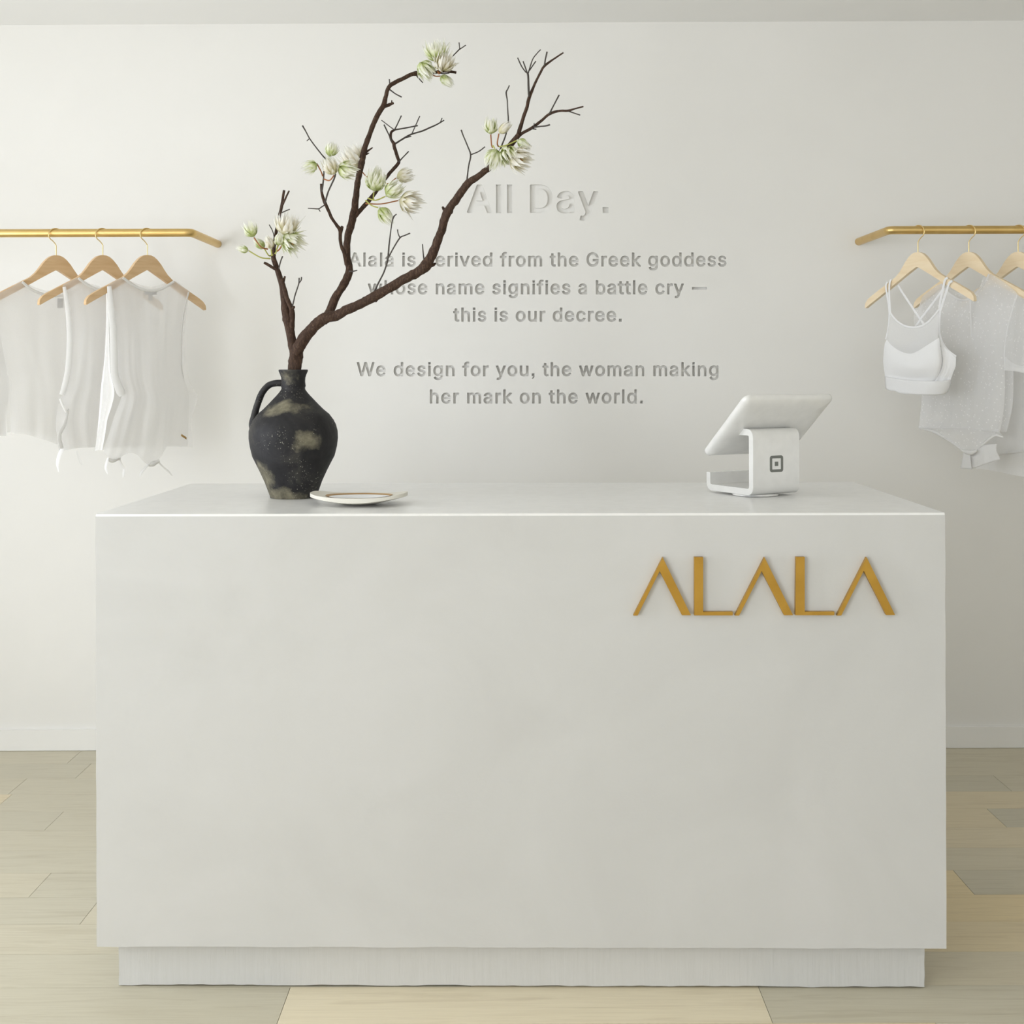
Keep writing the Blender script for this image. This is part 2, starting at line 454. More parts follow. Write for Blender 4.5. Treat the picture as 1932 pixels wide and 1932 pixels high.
GLYPH = json.loads(r'''{"A":[480,[[[8,-16],[0,-8],[-1,4],[184,514],[188,521],[200,527],[284,525],[293,514],[478,10],[479,-8],[464,-18],[392,-18],[384,-14],[377,-2],[332,122],[152,124],[146,121],[98,-12],[86,-18]],[[181,220],[188,217],[218,217],[290,217],[297,220],[242,381],[236,386]]]],"a":[389,[[[124,-23],[94,-15],[65,1],[44,19],[28,42],[18,67],[13,97],[14,127],[21,157],[31,175],[47,193],[88,218],[142,232],[250,248],[257,253],[255,277],[246,295],[232,306],[208,312],[178,312],[160,307],[142,298],[126,283],[112,261],[100,256],[34,275],[25,283],[23,295],[38,325],[56,349],[82,371],[112,387],[148,398],[184,402],[220,401],[256,393],[292,377],[316,359],[337,331],[349,301],[354,259],[354,-5],[351,-11],[340,-18],[274,-18],[262,-11],[256,4],[226,-14],[196,-23],[160,-27]],[[141,67],[166,63],[190,65],[214,72],[232,84],[245,97],[254,115],[257,133],[256,161],[160,147],[124,133],[111,115],[112,91],[124,75]]]],"D":[502,[[[52,-16],[44,-8],[42,4],[42,508],[46,520],[58,527],[256,525],[316,514],[370,489],[412,454],[439,418],[462,370],[475,316],[480,256],[474,190],[460,136],[437,88],[412,56],[382,30],[346,8],[304,-7],[232,-18]],[[144,76],[238,76],[286,86],[310,97],[330,112],[347,130],[361,154],[374,190],[380,232],[381,274],[375,316],[363,352],[346,381],[322,405],[298,419],[268,429],[238,433],[148,434],[143,430]]]],"G":[520,[[[224,-21],[176,-8],[128,18],[91,51],[61,93],[41,135],[27,189],[22,255],[27,315],[38,363],[58,411],[82,447],[117,483],[158,509],[200,525],[248,533],[302,531],[338,523],[374,509],[407,489],[434,465],[458,435],[476,403],[491,357],[490,339],[476,331],[410,331],[398,333],[393,339],[377,375],[360,399],[338,418],[308,432],[278,437],[248,437],[224,432],[200,422],[176,405],[152,376],[136,345],[126,309],[122,267],[123,219],[132,177],[144,147],[159,123],[182,100],[206,85],[236,74],[266,71],[302,74],[332,85],[356,101],[382,135],[395,177],[386,181],[284,181],[272,184],[265,195],[265,255],[269,267],[284,274],[476,274],[488,270],[496,255],[493,159],[483,117],[464,78],[439,45],[404,15],[362,-8],[320,-20],[272,-25]]]],"W":[686,[[[146,-16],[137,-2],[0,502],[-1,514],[2,520],[14,527],[80,527],[92,524],[98,516],[194,152],[289,514],[296,524],[308,527],[380,527],[392,521],[397,514],[488,164],[494,156],[586,514],[590,521],[602,527],[668,527],[683,520],[687,514],[686,502],[548,-2],[542,-13],[530,-18],[452,-18],[439,-8],[344,341],[338,330],[247,-8],[242,-14],[230,-18]]]],"b":[424,[[[195,-23],[165,-12],[135,8],[127,-10],[117,-17],[51,-18],[39,-11],[35,-4],[35,506],[39,520],[51,527],[117,526],[129,518],[132,506],[132,374],[135,369],[171,392],[207,401],[255,401],[297,389],[333,369],[363,339],[385,302],[400,260],[408,200],[405,140],[390,86],[367,44],[333,8],[291,-16],[243,-26]],[[196,68],[237,66],[267,78],[281,92],[293,110],[307,152],[309,212],[297,260],[287,278],[273,294],[255,305],[237,311],[201,310],[170,296],[146,266],[133,224],[131,170],[142,122],[151,104],[165,86],[181,74]]]],"c":[396,[[[170,-23],[134,-13],[98,7],[68,35],[45,68],[31,98],[20,140],[16,188],[20,236],[31,278],[48,314],[70,344],[98,369],[128,386],[164,398],[206,402],[242,400],[290,385],[334,356],[366,314],[378,284],[379,272],[368,260],[302,244],[290,249],[278,275],[267,290],[242,306],[224,311],[200,312],[164,301],[149,290],[135,272],[124,248],[118,224],[114,194],[116,164],[129,116],[140,97],[158,79],[176,69],[200,65],[230,67],[259,80],[276,98],[290,128],[302,135],[368,120],[379,110],[380,98],[369,68],[350,38],[326,14],[302,-3],[272,-16],[242,-23],[206,-26]]]],"d":[424,[[[158,-22],[121,-10],[85,14],[56,46],[34,86],[21,134],[16,188],[21,242],[34,290],[53,326],[80,358],[110,381],[146,396],[188,402],[230,399],[260,389],[290,369],[293,374],[293,506],[295,518],[308,527],[380,525],[387,518],[390,506],[389,-4],[386,-11],[374,-18],[308,-17],[298,-10],[290,9],[264,-10],[236,-22],[200,-26]],[[181,68],[218,66],[236,70],[253,80],[277,110],[291,152],[293,212],[281,260],[260,291],[242,304],[224,310],[182,309],[154,296],[130,266],[117,224],[115,170],[126,122],[135,104],[149,86],[164,74]]]],"e":[404,[[[170,-23],[134,-12],[98,7],[68,34],[44,68],[29,104],[20,140],[16,188],[20,236],[31,278],[48,314],[70,344],[96,368],[122,384],[158,397],[194,402],[236,400],[272,391],[302,377],[332,353],[355,326],[373,290],[384,254],[389,212],[388,164],[385,158],[374,152],[122,151],[117,146],[126,116],[140,94],[156,80],[176,70],[200,65],[236,66],[260,76],[278,92],[291,116],[302,123],[374,106],[382,98],[382,86],[370,56],[353,32],[332,12],[302,-6],[272,-18],[242,-24],[200,-26]],[[118,242],[122,239],[260,239],[284,239],[287,242],[276,272],[256,296],[236,307],[206,312],[176,308],[152,295],[131,272]]]],"f":[254,[[[70,-15],[63,-2],[63,304],[58,309],[4,309],[-8,316],[-12,328],[-11,382],[-8,390],[4,397],[58,397],[62,400],[64,448],[71,478],[88,506],[112,527],[142,541],[172,547],[208,547],[244,540],[257,532],[261,520],[243,460],[238,454],[226,450],[202,456],[178,454],[166,446],[160,430],[160,399],[232,397],[244,388],[246,328],[242,316],[232,310],[166,309],[160,304],[158,-8],[153,-14],[142,-18],[82,-18]]]],"g":[425,[[[164,-165],[116,-152],[74,-127],[52,-105],[36,-81],[33,-69],[38,-57],[92,-25],[104,-23],[112,-27],[140,-59],[164,-73],[200,-79],[242,-75],[269,-63],[285,-45],[292,-21],[293,15],[290,19],[266,3],[236,-9],[206,-13],[176,-12],[146,-7],[116,4],[92,19],[69,39],[50,63],[37,87],[27,111],[19,147],[17,219],[22,249],[32,285],[50,321],[74,352],[104,377],[140,394],[176,401],[224,400],[260,390],[290,370],[295,375],[297,387],[308,397],[380,396],[390,381],[390,-9],[387,-45],[379,-75],[366,-99],[350,-118],[326,-138],[302,-151],[272,-161],[236,-167]],[[175,81],[212,77],[248,87],[275,111],[290,147],[294,207],[284,255],[275,273],[261,291],[248,301],[230,309],[188,310],[158,299],[134,273],[119,237],[114,183],[123,135],[131,117],[145,99]]]],"h":[410,[[[45,-16],[37,-8],[35,4],[35,508],[39,520],[51,527],[117,526],[128,520],[132,508],[132,376],[135,372],[165,390],[195,399],[225,402],[261,399],[291,391],[317,376],[339,356],[357,328],[368,298],[375,256],[375,-2],[369,-14],[357,-18],[297,-18],[285,-14],[280,-8],[278,238],[275,262],[267,283],[253,298],[231,309],[207,311],[183,307],[159,294],[146,280],[135,256],[132,232],[130,-8],[117,-18]]]],"i":[170,[[[36,-17],[36,397],[133,397],[133,-17]],[[36,432],[36,525],[133,525],[133,432]]]],"k":[381,[[[45,-16],[37,-8],[35,4],[35,508],[39,520],[51,527],[117,526],[128,520],[132,508],[132,256],[135,252],[274,394],[285,397],[363,397],[376,388],[378,376],[375,369],[226,214],[387,11],[390,-2],[383,-14],[375,-18],[297,-18],[285,-15],[153,151],[132,130],[132,-2],[129,-10],[117,-18]]]],"l":[175,[[[39,-17],[39,525],[136,525],[136,-17]]]],"m":[610,[[[45,-16],[37,-8],[35,4],[35,376],[37,388],[42,394],[51,397],[117,397],[128,388],[135,373],[159,390],[183,399],[207,404],[237,403],[261,398],[281,388],[321,351],[347,376],[381,394],[417,403],[453,403],[483,397],[507,387],[531,370],[547,352],[566,316],[574,268],[575,-2],[567,-15],[555,-18],[495,-18],[485,-14],[480,-8],[476,274],[471,288],[459,301],[441,309],[417,312],[393,308],[375,298],[360,280],[355,262],[351,-8],[339,-18],[273,-18],[263,-14],[256,-2],[255,274],[249,288],[237,301],[219,310],[201,312],[177,309],[159,299],[141,280],[134,262],[130,-8],[117,-18]]]],"n":[410,[[[45,-16],[37,-8],[35,4],[35,376],[37,388],[51,397],[117,397],[127,388],[130,376],[135,371],[159,387],[183,396],[207,401],[237,402],[279,395],[315,378],[337,358],[354,334],[365,310],[372,280],[375,238],[373,-8],[368,-14],[357,-18],[297,-18],[285,-14],[280,-8],[278,238],[275,262],[267,283],[253,298],[231,309],[207,311],[183,307],[159,294],[146,280],[135,256],[132,232],[130,-8],[117,-18]]]],"o":[415,[[[170,-23],[134,-13],[98,7],[68,35],[45,68],[31,98],[20,140],[16,188],[20,236],[31,278],[48,314],[70,344],[98,369],[128,386],[164,398],[206,402],[242,400],[278,390],[314,371],[344,345],[367,314],[384,278],[395,236],[399,188],[395,140],[384,98],[368,64],[345,32],[318,8],[284,-11],[248,-22],[206,-26]],[[181,68],[224,66],[242,70],[259,80],[284,110],[298,152],[300,206],[295,236],[287,260],[276,278],[260,295],[230,309],[188,310],[158,297],[134,270],[119,230],[115,176],[119,146],[126,122],[135,104],[150,86],[164,75]]]],"r":[259,[[[45,-16],[37,-8],[35,4],[35,376],[37,388],[51,397],[117,397],[123,394],[135,376],[159,391],[183,399],[213,403],[251,400],[258,394],[261,382],[261,322],[256,310],[243,304],[207,308],[177,303],[150,286],[136,262],[132,238],[130,-8],[117,-18]]]],"s":[365,[[[142,-23],[94,-8],[70,6],[52,22],[35,44],[24,68],[18,92],[22,105],[34,112],[100,124],[109,116],[123,86],[136,74],[160,65],[184,63],[208,66],[232,75],[247,92],[249,110],[242,122],[226,132],[118,161],[88,174],[64,192],[46,213],[33,242],[29,272],[32,302],[41,326],[57,350],[76,368],[100,383],[130,395],[160,401],[196,402],[232,398],[274,383],[310,355],[326,332],[337,308],[342,290],[337,278],[328,272],[274,260],[262,260],[254,266],[238,295],[226,306],[208,313],[178,314],[154,309],[136,297],[127,284],[129,266],[136,257],[154,247],[262,219],[290,206],[310,193],[331,170],[343,146],[349,116],[346,80],[338,56],[322,30],[298,8],[274,-7],[244,-18],[214,-24],[178,-26]]]],"t":[227,[[[136,-19],[112,-12],[88,1],[70,18],[56,42],[47,84],[47,306],[40,309],[-2,311],[-11,324],[-11,384],[0,396],[40,397],[46,401],[47,474],[52,484],[64,489],[124,489],[136,486],[144,474],[144,402],[148,397],[208,397],[221,384],[222,324],[214,313],[202,309],[148,309],[144,306],[144,96],[147,78],[154,70],[172,68],[202,72],[215,66],[220,54],[231,0],[224,-12],[208,-18],[172,-22]]]],"u":[410,[[[147,-20],[111,-7],[81,14],[57,44],[41,83],[35,137],[35,377],[37,389],[51,397],[99,397],[117,397],[129,389],[132,377],[132,143],[134,119],[144,95],[159,80],[177,71],[201,68],[225,71],[249,83],[265,101],[275,125],[278,155],[278,377],[281,389],[287,395],[297,397],[366,395],[372,389],[375,377],[374,-7],[369,-14],[357,-18],[297,-18],[286,-13],[282,-7],[279,11],[252,-7],[219,-19],[183,-23]]]],"v":[389,[[[153,-15],[144,-2],[2,370],[2,388],[9,395],[21,397],[87,397],[99,389],[195,126],[289,388],[303,397],[369,397],[381,394],[389,382],[387,370],[242,-8],[237,-14],[225,-18]]]],"w":[567,[[[129,-16],[119,-2],[7,370],[5,382],[9,390],[21,397],[87,397],[97,394],[103,388],[171,149],[234,382],[243,395],[255,397],[315,397],[327,394],[332,388],[399,152],[464,388],[477,397],[543,397],[555,394],[560,388],[562,376],[448,-2],[441,-14],[429,-18],[369,-18],[357,-14],[352,-8],[285,230],[215,-8],[201,-18]]]],"y":[389,[[[57,-160],[37,-153],[30,-141],[45,-78],[57,-68],[93,-72],[111,-67],[128,-45],[143,-3],[2,369],[1,387],[15,397],[87,397],[99,389],[195,127],[291,391],[303,397],[369,397],[381,394],[389,381],[387,371],[207,-93],[181,-129],[147,-152],[105,-162]]]]," ":[188,[]],".":[200,[[[48,-17],[48,92],[156,92],[156,-17]]]],",":[200,[[[48,-17],[48,92],[156,92],[156,0],[140,-60],[108,-102],[60,-118],[60,-78],[88,-62],[104,-17]]]],"-":[660,[[[40,165],[40,265],[620,265],[620,165]]]]}''')
def text_width(s, tr): return sum(GLYPH[c][0] + tr for c in s) - tr
LINES = [('All Day.', 881, 1148, 400, 53.5/542),
         ('Alala is derived from the Greek goddess', 658, 1371, 502, 26.6/542),
         ('whose name signifies a battle cry -', 694, 1334, 554.5, 26.6/542),
         ('this is our decree.', 855, 1173, 606, 26.6/542),
         ('We design for you, the woman making', 673, 1356, 709, 26.6/542),
         ('her mark on the world.', 811, 1213, 760.5, 26.6/542)]
DEEP = 0.0145
HEAD_DEEP = 0.012
line_polys = []
for s, xa, xb, base, sc in LINES:
    first = min(p[0] for q in GLYPH[s[0]][1] for p in q)
    last = max(p[0] for q in GLYPH[s[-1]][1] for p in q)
    natural = sum(GLYPH[c][0] for c in s[:-1]) + last - first
    track = ((xb - xa)/sc - natural) / (len(s) - 1)
    pen = -first; polys = []
    for c in s:
        adv, loops = GLYPH[c]
        for L in loops:
            q = []
            for x, y in L:
                w = at(xa + (pen + x)*sc, base - y*sc, YW)
                q.append((w.x, w.z))
            polys.append(q)
        pen += adv + track
    line_polys.append(polys)

def filled_curve(loops, extrude):
    cu = bpy.data.curves.new('lettering', 'CURVE'); cu.dimensions = '2D'; cu.fill_mode = 'BOTH'; cu.extrude = extrude
    for L in loops:
        sp = cu.splines.new('POLY'); sp.points.add(len(L) - 1); sp.use_cyclic_u = True
        for i, (x, z) in enumerate(L): sp.points[i].co = (x, z, 0, 1)
    o = bpy.data.objects.new('lettering', cu); COL.objects.link(o)
    dg = bpy.context.evaluated_depsgraph_get()
    me = bpy.data.meshes.new_from_object(o.evaluated_get(dg))
    bpy.data.objects.remove(o); bpy.data.curves.remove(cu)
    return me
outer = [(XL, -0.02), (XR, -0.02), (XR, 2.60), (XL, 2.60)]
me = filled_curve([outer] + [q for P in line_polys for q in P], DEEP/2)
bm = bmesh.new(); bm.from_mesh(me); bpy.data.meshes.remove(me)
for vtx in bm.verts:
    x, z, t = vtx.co
    vtx.co = (x, YW + DEEP/2 - t, z)       # face at YW, recess bottoms at YW + DEEP
bmesh.ops.remove_doubles(bm, verts=bm.verts[:], dist=1e-6)
box(bm, XL, XR, YW + DEEP, YW + 0.13, -0.02, 2.60)
wall_back = struct(finish('wall_back', bm, M['wall'], smooth=False))
WHICH = ['large engraved heading of two words, top of the wall text', 'engraved wording, first line under the heading', 'engraved wording, second line, ending in a dash',
         'engraved wording, short third line under the heading', 'engraved wording, upper line of the lower paragraph', 'engraved wording, lowest line on the wall']
for n_, (P, tx) in enumerate(zip(line_polys, WHICH)):
    dp = HEAD_DEEP if n_ == 0 else DEEP
    hh = (DEEP + 0.0005 - dp)/2 + 0.0002
    me = filled_curve(P, hh)
    bm = bmesh.new(); bm.from_mesh(me); bpy.data.meshes.remove(me)
    for vtx in bm.verts:
        x, z, t = vtx.co
        vtx.co = (x, YW + dp + hh - 0.0006 - t, z)
    o = finish('engraved_heading' if n_ == 0 else 'engraved_line', bm, M['wall'], wall_back, smooth=False)
    o['label'] = tx

# floor planks: one mesh, every board a face of its own with thin open seams over a dark bed
random.seed(11)
bm = bmesh.new()
tone = bm.loops.layers.color.new('tone')
PW = 0.15425; Y0 = 2.518
fixed = {10: [-1.431, 0.2], 9: [-1.587, -0.1, 1.546], 8: [0.1], 7: [-1.357, 0.15, 1.409], 6: [-0.2], 5: [0.0, 1.398], 4: [-1.223, 0.1, 1.146], 3: [-1.041, 0.3], 2: [0.2], 1: [-0.1], 0: [-0.484, 0.514]}
# tone of the board that lies under a point (row, x)
TONES = {10: [(-1.6, .1), (-1.0, .45), (1.5, .55)], 9: [(-1.8, .4), (-1.2, .3), (1.2, .3), (1.7, .5)], 8: [(-1.3, .3), (1.3, .75)], 7: [(-1.6, .05), (-1.2, .25), (1.2, .75), (1.6, .1)],
         6: [(-1.3, .35), (1.3, .72)], 5: [(-1.2, .2), (1.2, .6), (1.6, .55)], 4: [(-1.5, .5), (-1.0, .05), (1.0, .85), (1.4, .35)], 3: [(-1.3, .05), (-0.95, .5), (1.2, .85)],
         2: [(-1.1, .4), (1.1, .8)], 1: [(-1.0, .1), (1.0, .62)], 0: [(-0.8, .12), (0.0, 1.0), (0.9, .22)]}
for k in range(-32, 12):
    ya, yb = Y0 + PW*k, min(Y0 + PW*(k+1), YW)
    if yb - ya < 0.02 or ya < YF - 0.2: continue
    xs = list(fixed.get(k, []))
    if k in fixed:
        lo, hi = min(xs), max(xs)
        if lo > -1: xs.append(lo - random.uniform(1.4, 1.8)); lo = min(xs)
        x = lo - random.uniform(0.9, 1.6)
        while x > XL + 0.15: xs.append(x); x -= random.uniform(0.9, 1.8)
        x = hi + random.uniform(1.5, 1.9)
        while x < XR - 0.15: xs.append(x); x += random.uniform(0.9, 1.8)
    else:
        x = XL + random.uniform(0.25, 1.5)
        while x < XR - 0.15: xs.append(x); x += random.uniform(0.9, 1.9)
    xs = [XL] + sorted(xs) + [XR]
    for i in range(len(xs) - 1):
        g = 0.0006
        vs, fs = box(bm, xs[i] + g, xs[i+1] - g, max(ya, YF) + 0.0004, yb - 0.0004, -0.015, 0.0)
        tn = next((t for x, t in TONES.get(k, []) if xs[i] <= x <= xs[i+1]), random.random())
        c = (tn, random.random(), 0, 1)
        for f in fs:
            for l in f.loops: l[tone] = c
floor = struct(finish('floor', bm, M['floor'], smooth=False))
bm = bmesh.new(); box(bm, XL, XR, YF, YW, -0.05, -0.0025)
finish('floor_bed', bm, M['seam'], floor, smooth=False)

bm = bmesh.new(); box(bm, XL - 0.15, XR + 0.15, YF - 0.15, YW, 0, 0.12)
ceil = finish('ceiling', bm, M['ceiling'], smooth=False)
ceil.location = (0, 0, ZC); ceil.rotation_euler = (0, R(-0.07), 0); struct(ceil)
bm = bmesh.new(); box(bm, XR, XR + 0.12, YF, YW, -0.02, 2.60)
struct(finish('wall_right', bm, M['wall'], smooth=False))

def frame(name, horizontal, fixed0, fixed1, oa0, oa1, oz0, oz1, n):
    bm = bmesh.new(); t = 0.045
    def bb(p, q, z0, z1):
        if horizontal: box(bm, p, q, fixed0, fixed1, z0, z1)
        else: box(bm, fixed0, fixed1, p, q, z0, z1)
    bb(oa0, oa1, oz0, oz0 + t); bb(oa0, oa1, oz1 - t, oz1)
    for i in range(n + 1):
        c = oa0 + t/2 + (oa1 - oa0 - t)*i/n
        bb(c - t/2, c + t/2, oz0 + t, oz1 - t)
    return struct(finish(name, bm, M['frame'], smooth=False))
def wall_openings(name, horizontal, f0, f1, a0, a1, holes, oz0, oz1):
    bm = bmesh.new()
    def bb(p, q, z0, z1):
        if horizontal: box(bm, p, q, f0, f1, z0, z1)
        else: box(bm, f0, f1, p, q, z0, z1)
    bb(a0, a1, -0.02, oz0); bb(a0, a1, oz1, 2.60)
    edges = [a0] + [e for h in holes for e in h] + [a1]
    for p, q in zip(edges[::2], edges[1::2]): bb(p, q, oz0, oz1)
    return struct(finish(name, bm, M['wall'], smooth=False))
WIN = [(-2.25, -0.35), (1.55, 2.85)]
wall_openings('wall_left', False, XL - 0.12, XL, YF, YW, WIN, 0.35, 2.45)
frame('window_1', False, XL - 0.09, XL - 0.03, *WIN[0], 0.35, 2.45, 2)
frame('window_2', False, XL - 0.09, XL - 0.03, *WIN[1], 0.35, 2.45, 1)
wall_openings('wall_front', True, YF - 0.12, YF, XL, XR, [(1.05, 2.75)], 0.35, 2.45)
frame('window_3', True, YF - 0.09, YF - 0.03, 1.05, 2.75, 0.35, 2.45, 2)

# skirting with a rounded top edge
def skirting(name, x0, x1, y0, y1):
    bm = bmesh.new(); box(bm, x0, x1, y0, y1, 0.001, 0.073)
    bevel_all(bm, 0.0035, 2)
    return struct(finish(name, bm, M['trim']))
skirting('baseboard_back', XL, XR, YW - 0.014, YW)
skirting('baseboard_right', XR - 0.014, XR, YF, YW - 0.014)
skirting('baseboard_left', XL, XL + 0.014, YF, YW - 0.014)

# ------------------------------------------------------------------ counter
DC = Vector((0.006, 2.637, 0.0)); DY = R(-0.7)
ZT = 1.0135
desk = empty('shop_counter', DC, 'long white plastered shop counter with a smooth white top and recessed plinth', 'counter', rotz=DY)
HW, DD = 0.895, 0.737
random.seed(3)
def ragged_box(x0, x1, y0, y1, z0, z1, n, amp_low, amp_side, bev):
    """Box whose lower edge and corners carry small chips."""
    bm = bmesh.new()
    vs, fs = box(bm, x0, x1, y0, y1, z0, z1)
    es = [e for e in bm.edges if abs(e.verts[0].co.x - e.verts[1].co.x) > 0.1]
    bmesh.ops.subdivide_edges(bm, edges=es, cuts=n, use_grid_fill=True)
    es = [e for e in bm.edges if abs(e.verts[0].co.z - e.verts[1].co.z) > 0.02]
    bmesh.ops.subdivide_edges(bm, edges=es, cuts=24, use_grid_fill=True)
    for v in bm.verts:
        p = v.co
        if abs(p.z - z0) < 1e-5 and p.y < y0 + 0.01:
            k = noise.noise(Vector((p.x*9, 3.1, 0))) + 0.8*noise.noise(Vector((p.x*33, 8.2, 0)))
            v.co.z += amp_low*(0.5 + 0.6*k)
        if (abs(p.x - x0) < 1e-5 or abs(p.x - x1) < 1e-5) and p.y < y0 + 0.01:
            k = noise.noise(Vector((p.z*14, p.x, 5))) + 0.5*noise.noise(Vector((p.z*47, p.x, 9)))
            v.co.x += amp_side*k
    return bm
bm = ragged_box(-HW, HW, 0, DD, 0.098, ZT - 0.005, 160, 0.0022, 0.0012, 0)
finish('counter_body', bm, M['desk'], desk, local=True, angle=25)
bm = bmesh.new(); box(bm, -HW + 0.001, HW - 0.001, 0.0005, DD, ZT - 0.005, ZT); bevel_all(bm, 0.0008, 2)
finish('countertop', bm, M['top'], desk, local=True, angle=60)
bm = ragged_box(-HW + 0.036, HW - 0.036, 0.032, DD - 0.03, 0.0015, 0.098, 160, 0.0035, 0.0016, 0)
finish('plinth', bm, M['plinth'], desk, local=True, angle=25)
bm = bmesh.new(); box(bm, -HW + 0.045, HW - 0.045, 0.040, DD - 0.04, 0.0003, 0.03)
finish('plinth_core', bm, M['void'], desk, local=True, smooth=False)

def on_desk_front(px, py, lift=0.0):
    """Counter-local (x, z) of the point of the counter's front face seen at a pixel."""
    d = at(px, py, 1.0) - Vector((0, 0, EYE))
    n = Vector((math.sin(DY), -math.cos(DY), 0))
    t = (DC.dot(n)) / d.dot(n)
    p = Vector((0, 0, EYE)) + d*t - Vector((DC.x, DC.y, 0))
    return (p.x*math.cos(DY) + p.y*math.sin(DY), p.z)

# brass lettering on the counter's face
sign = empty('lettered_sign', (DC.x + 0.5*math.cos(DY) - 0.0049*-math.sin(DY), DC.y + 0.5*math.sin(DY) - 0.0049*math.cos(DY), 0.86), 'five slim brass capital letters in a row on the right of the white counter front', 'sign', rotz=DY)
def sg(x, y): return (1160 + x*0.28986, 1020 + y*0.28986)
A1 = [(118,481),(308,104),(491,479),(433,479),(288,193),(145,481)]
L1 = [(513,103),(570,103),(570,457),(762,457),(762,480),(513,480)]
A2 = [(776,481),(968,104),(1153,479),(1095,479),(949,193),(803,481)]
L2 = [(1172,102),(1228,102),(1228,456),(1420,456),(1420,479),(1168,479)]
A3 = [(1437,481),(1630,104),(1814,478),(1757,478),(1611,190),(1465,481)]
for poly in (A1, L1, A2, L2, A3):
    q = [on_desk_front(*sg(*p)) for p in poly]
    bm = bmesh.new()
    ox, oz = 0.5, 0.86
    prism(bm, q, lambda a, b: Vector((a - ox, -0.007, b - oz)), lambda a, b: Vector((a - ox, 0.0045, b - oz)))
    bevel_all(bm, 0.0007, 1)
    finish('letter', bm, M['sign'], sign, local=True, smooth=False)

# ------------------------------------------------------------------ jar
JY = 3.0
jc = at(554, 936, JY); jc.z = ZT + 0.0005
jar = empty('clay_jug', jc, 'dark smoke-fired clay jug with one handle holding branches, on the counter', 'jug')
S0 = F / JY
prof = [(42,941),(43.5,938),(45,932),(47.5,925),(54,907),(63,887),(70.5,872),(76.6,860),(81,842),(83,826),(82.5,813),(79.5,801),(75,792),(67,781),(56,771.7),(46.5,762),(39,754),(31,745.5),(25.5,739),(22.2,734),(22.0,731),(23.2,728),(22.6,724),(22.0,719),(22.6,712),(24.5,706),(26.8,701),(27.5,698.6),(26.6,697),(24.5,697.2),(21,701),(18,712),(17.5,728),(20,742),(40,765),(70,800),(76,830),(66,870),(40,920),(20,928)]
def pr(p): return (p[0]/S0, max(0.0, (937.5 - p[1])/S0))
bm = bmesh.new(); rings = []
SEG = 72
for r, y in prof:
    rr, zz = pr((r, y)); ring = []
    for k in range(SEG):
        a = 2*PI*k/SEG
        w = rr*(1 + 0.012*noise.noise(Vector((math.cos(a)*1.3, math.sin(a)*1.3, zz*14))))
        ring.append(bm.verts.new((w*math.cos(a), w*math.sin(a), zz)))
    rings.append(ring)
for i in range(len(rings) - 1):
    for k in range(SEG):
        bm.faces.new((rings[i][k], rings[i][(k+1) % SEG], rings[i+1][(k+1) % SEG], rings[i+1][k]))
bm.faces.new(rings[0][::-1]); bm.faces.new(rings[-1])
finish('jug_body', bm, M['jar'], jar, local=True, angle=60)
def jl(px, py): return Vector(((px - 554)/S0, 0, (937.5 - py)/S0))
hp = [(546,723.5),(533,722.5),(521,722.5),(511,725),(502.5,731),(494.5,742),(488.5,756),(483.5,772),(479.5,788),(477.6,800),(480,811),(486,818)]
bm = bmesh.new()
tube(bm, [jl(*p) for p in hp], [x/S0 for x in (6.5,6.6,6.4,6.0,5.9,6.0,6.1,6.2,6.6,7.2,7.8,7.5)], 14, 4, 0.06, 2.0, flat=1.35)
finish('handle', bm, M['jar'], jar, local=True, angle=60)

# ------------------------------------------------------------------ flowering branch
bz = at(556, 700, JY); bz.z = ZT + 0.02
bz.y = JY
branch = empty('flowering_branch', bz, 'bare brown branch with cream blossom standing in the dark clay jug', 'branch')
def limb(name, specs, mat, parent, seg=12):
    if name != 'twig': return limb_one(name, specs, mat, parent, seg)
    groups = []
    for sp in specs:                      # a fork joins the twig it starts from, every other twig is a piece of its own
        x, y = sp[0][0][:2]
        for g in groups:
            if any(math.hypot(px - x, py - y) < 7 for q in g for px, py, _ in q[0]): g.append(sp); break
        else: groups.append([sp])
    for g in groups: limb_one(name, g, mat, parent, seg)
def limb_one(name, specs, mat, parent, seg=12):
    """specs: list of (points [(px,py,radius_px)], y at start, y at end)"""
    bm = bmesh.new()
    for i, (pts, ya, yb) in enumerate(specs):
        n = len(pts); P = []; Rd = []
        for j, (x, y, r) in enumerate(pts):
            Y = ya + (yb - ya)*j/(n - 1)
            P.append(at(x, y, Y)); Rd.append(max(r, 0.75)/F*Y)
        big = max(Rd) > 0.004
        tube(bm, P, Rd, seg if big else 7, 4, 0.22 if big else 0.14, i*3.7 + len(pts))
    o = finish(name, bm, mat, parent, offset=Vector(branch.location), angle=75)
    return o
trunk = limb('trunk', [([(555,760,9),(556,735,11),(556.5,697,12.8),(558,678,12.5),(560,660,12.8),(562,648,9)], 3.0, 3.0)], M['bark'], branch, 18)
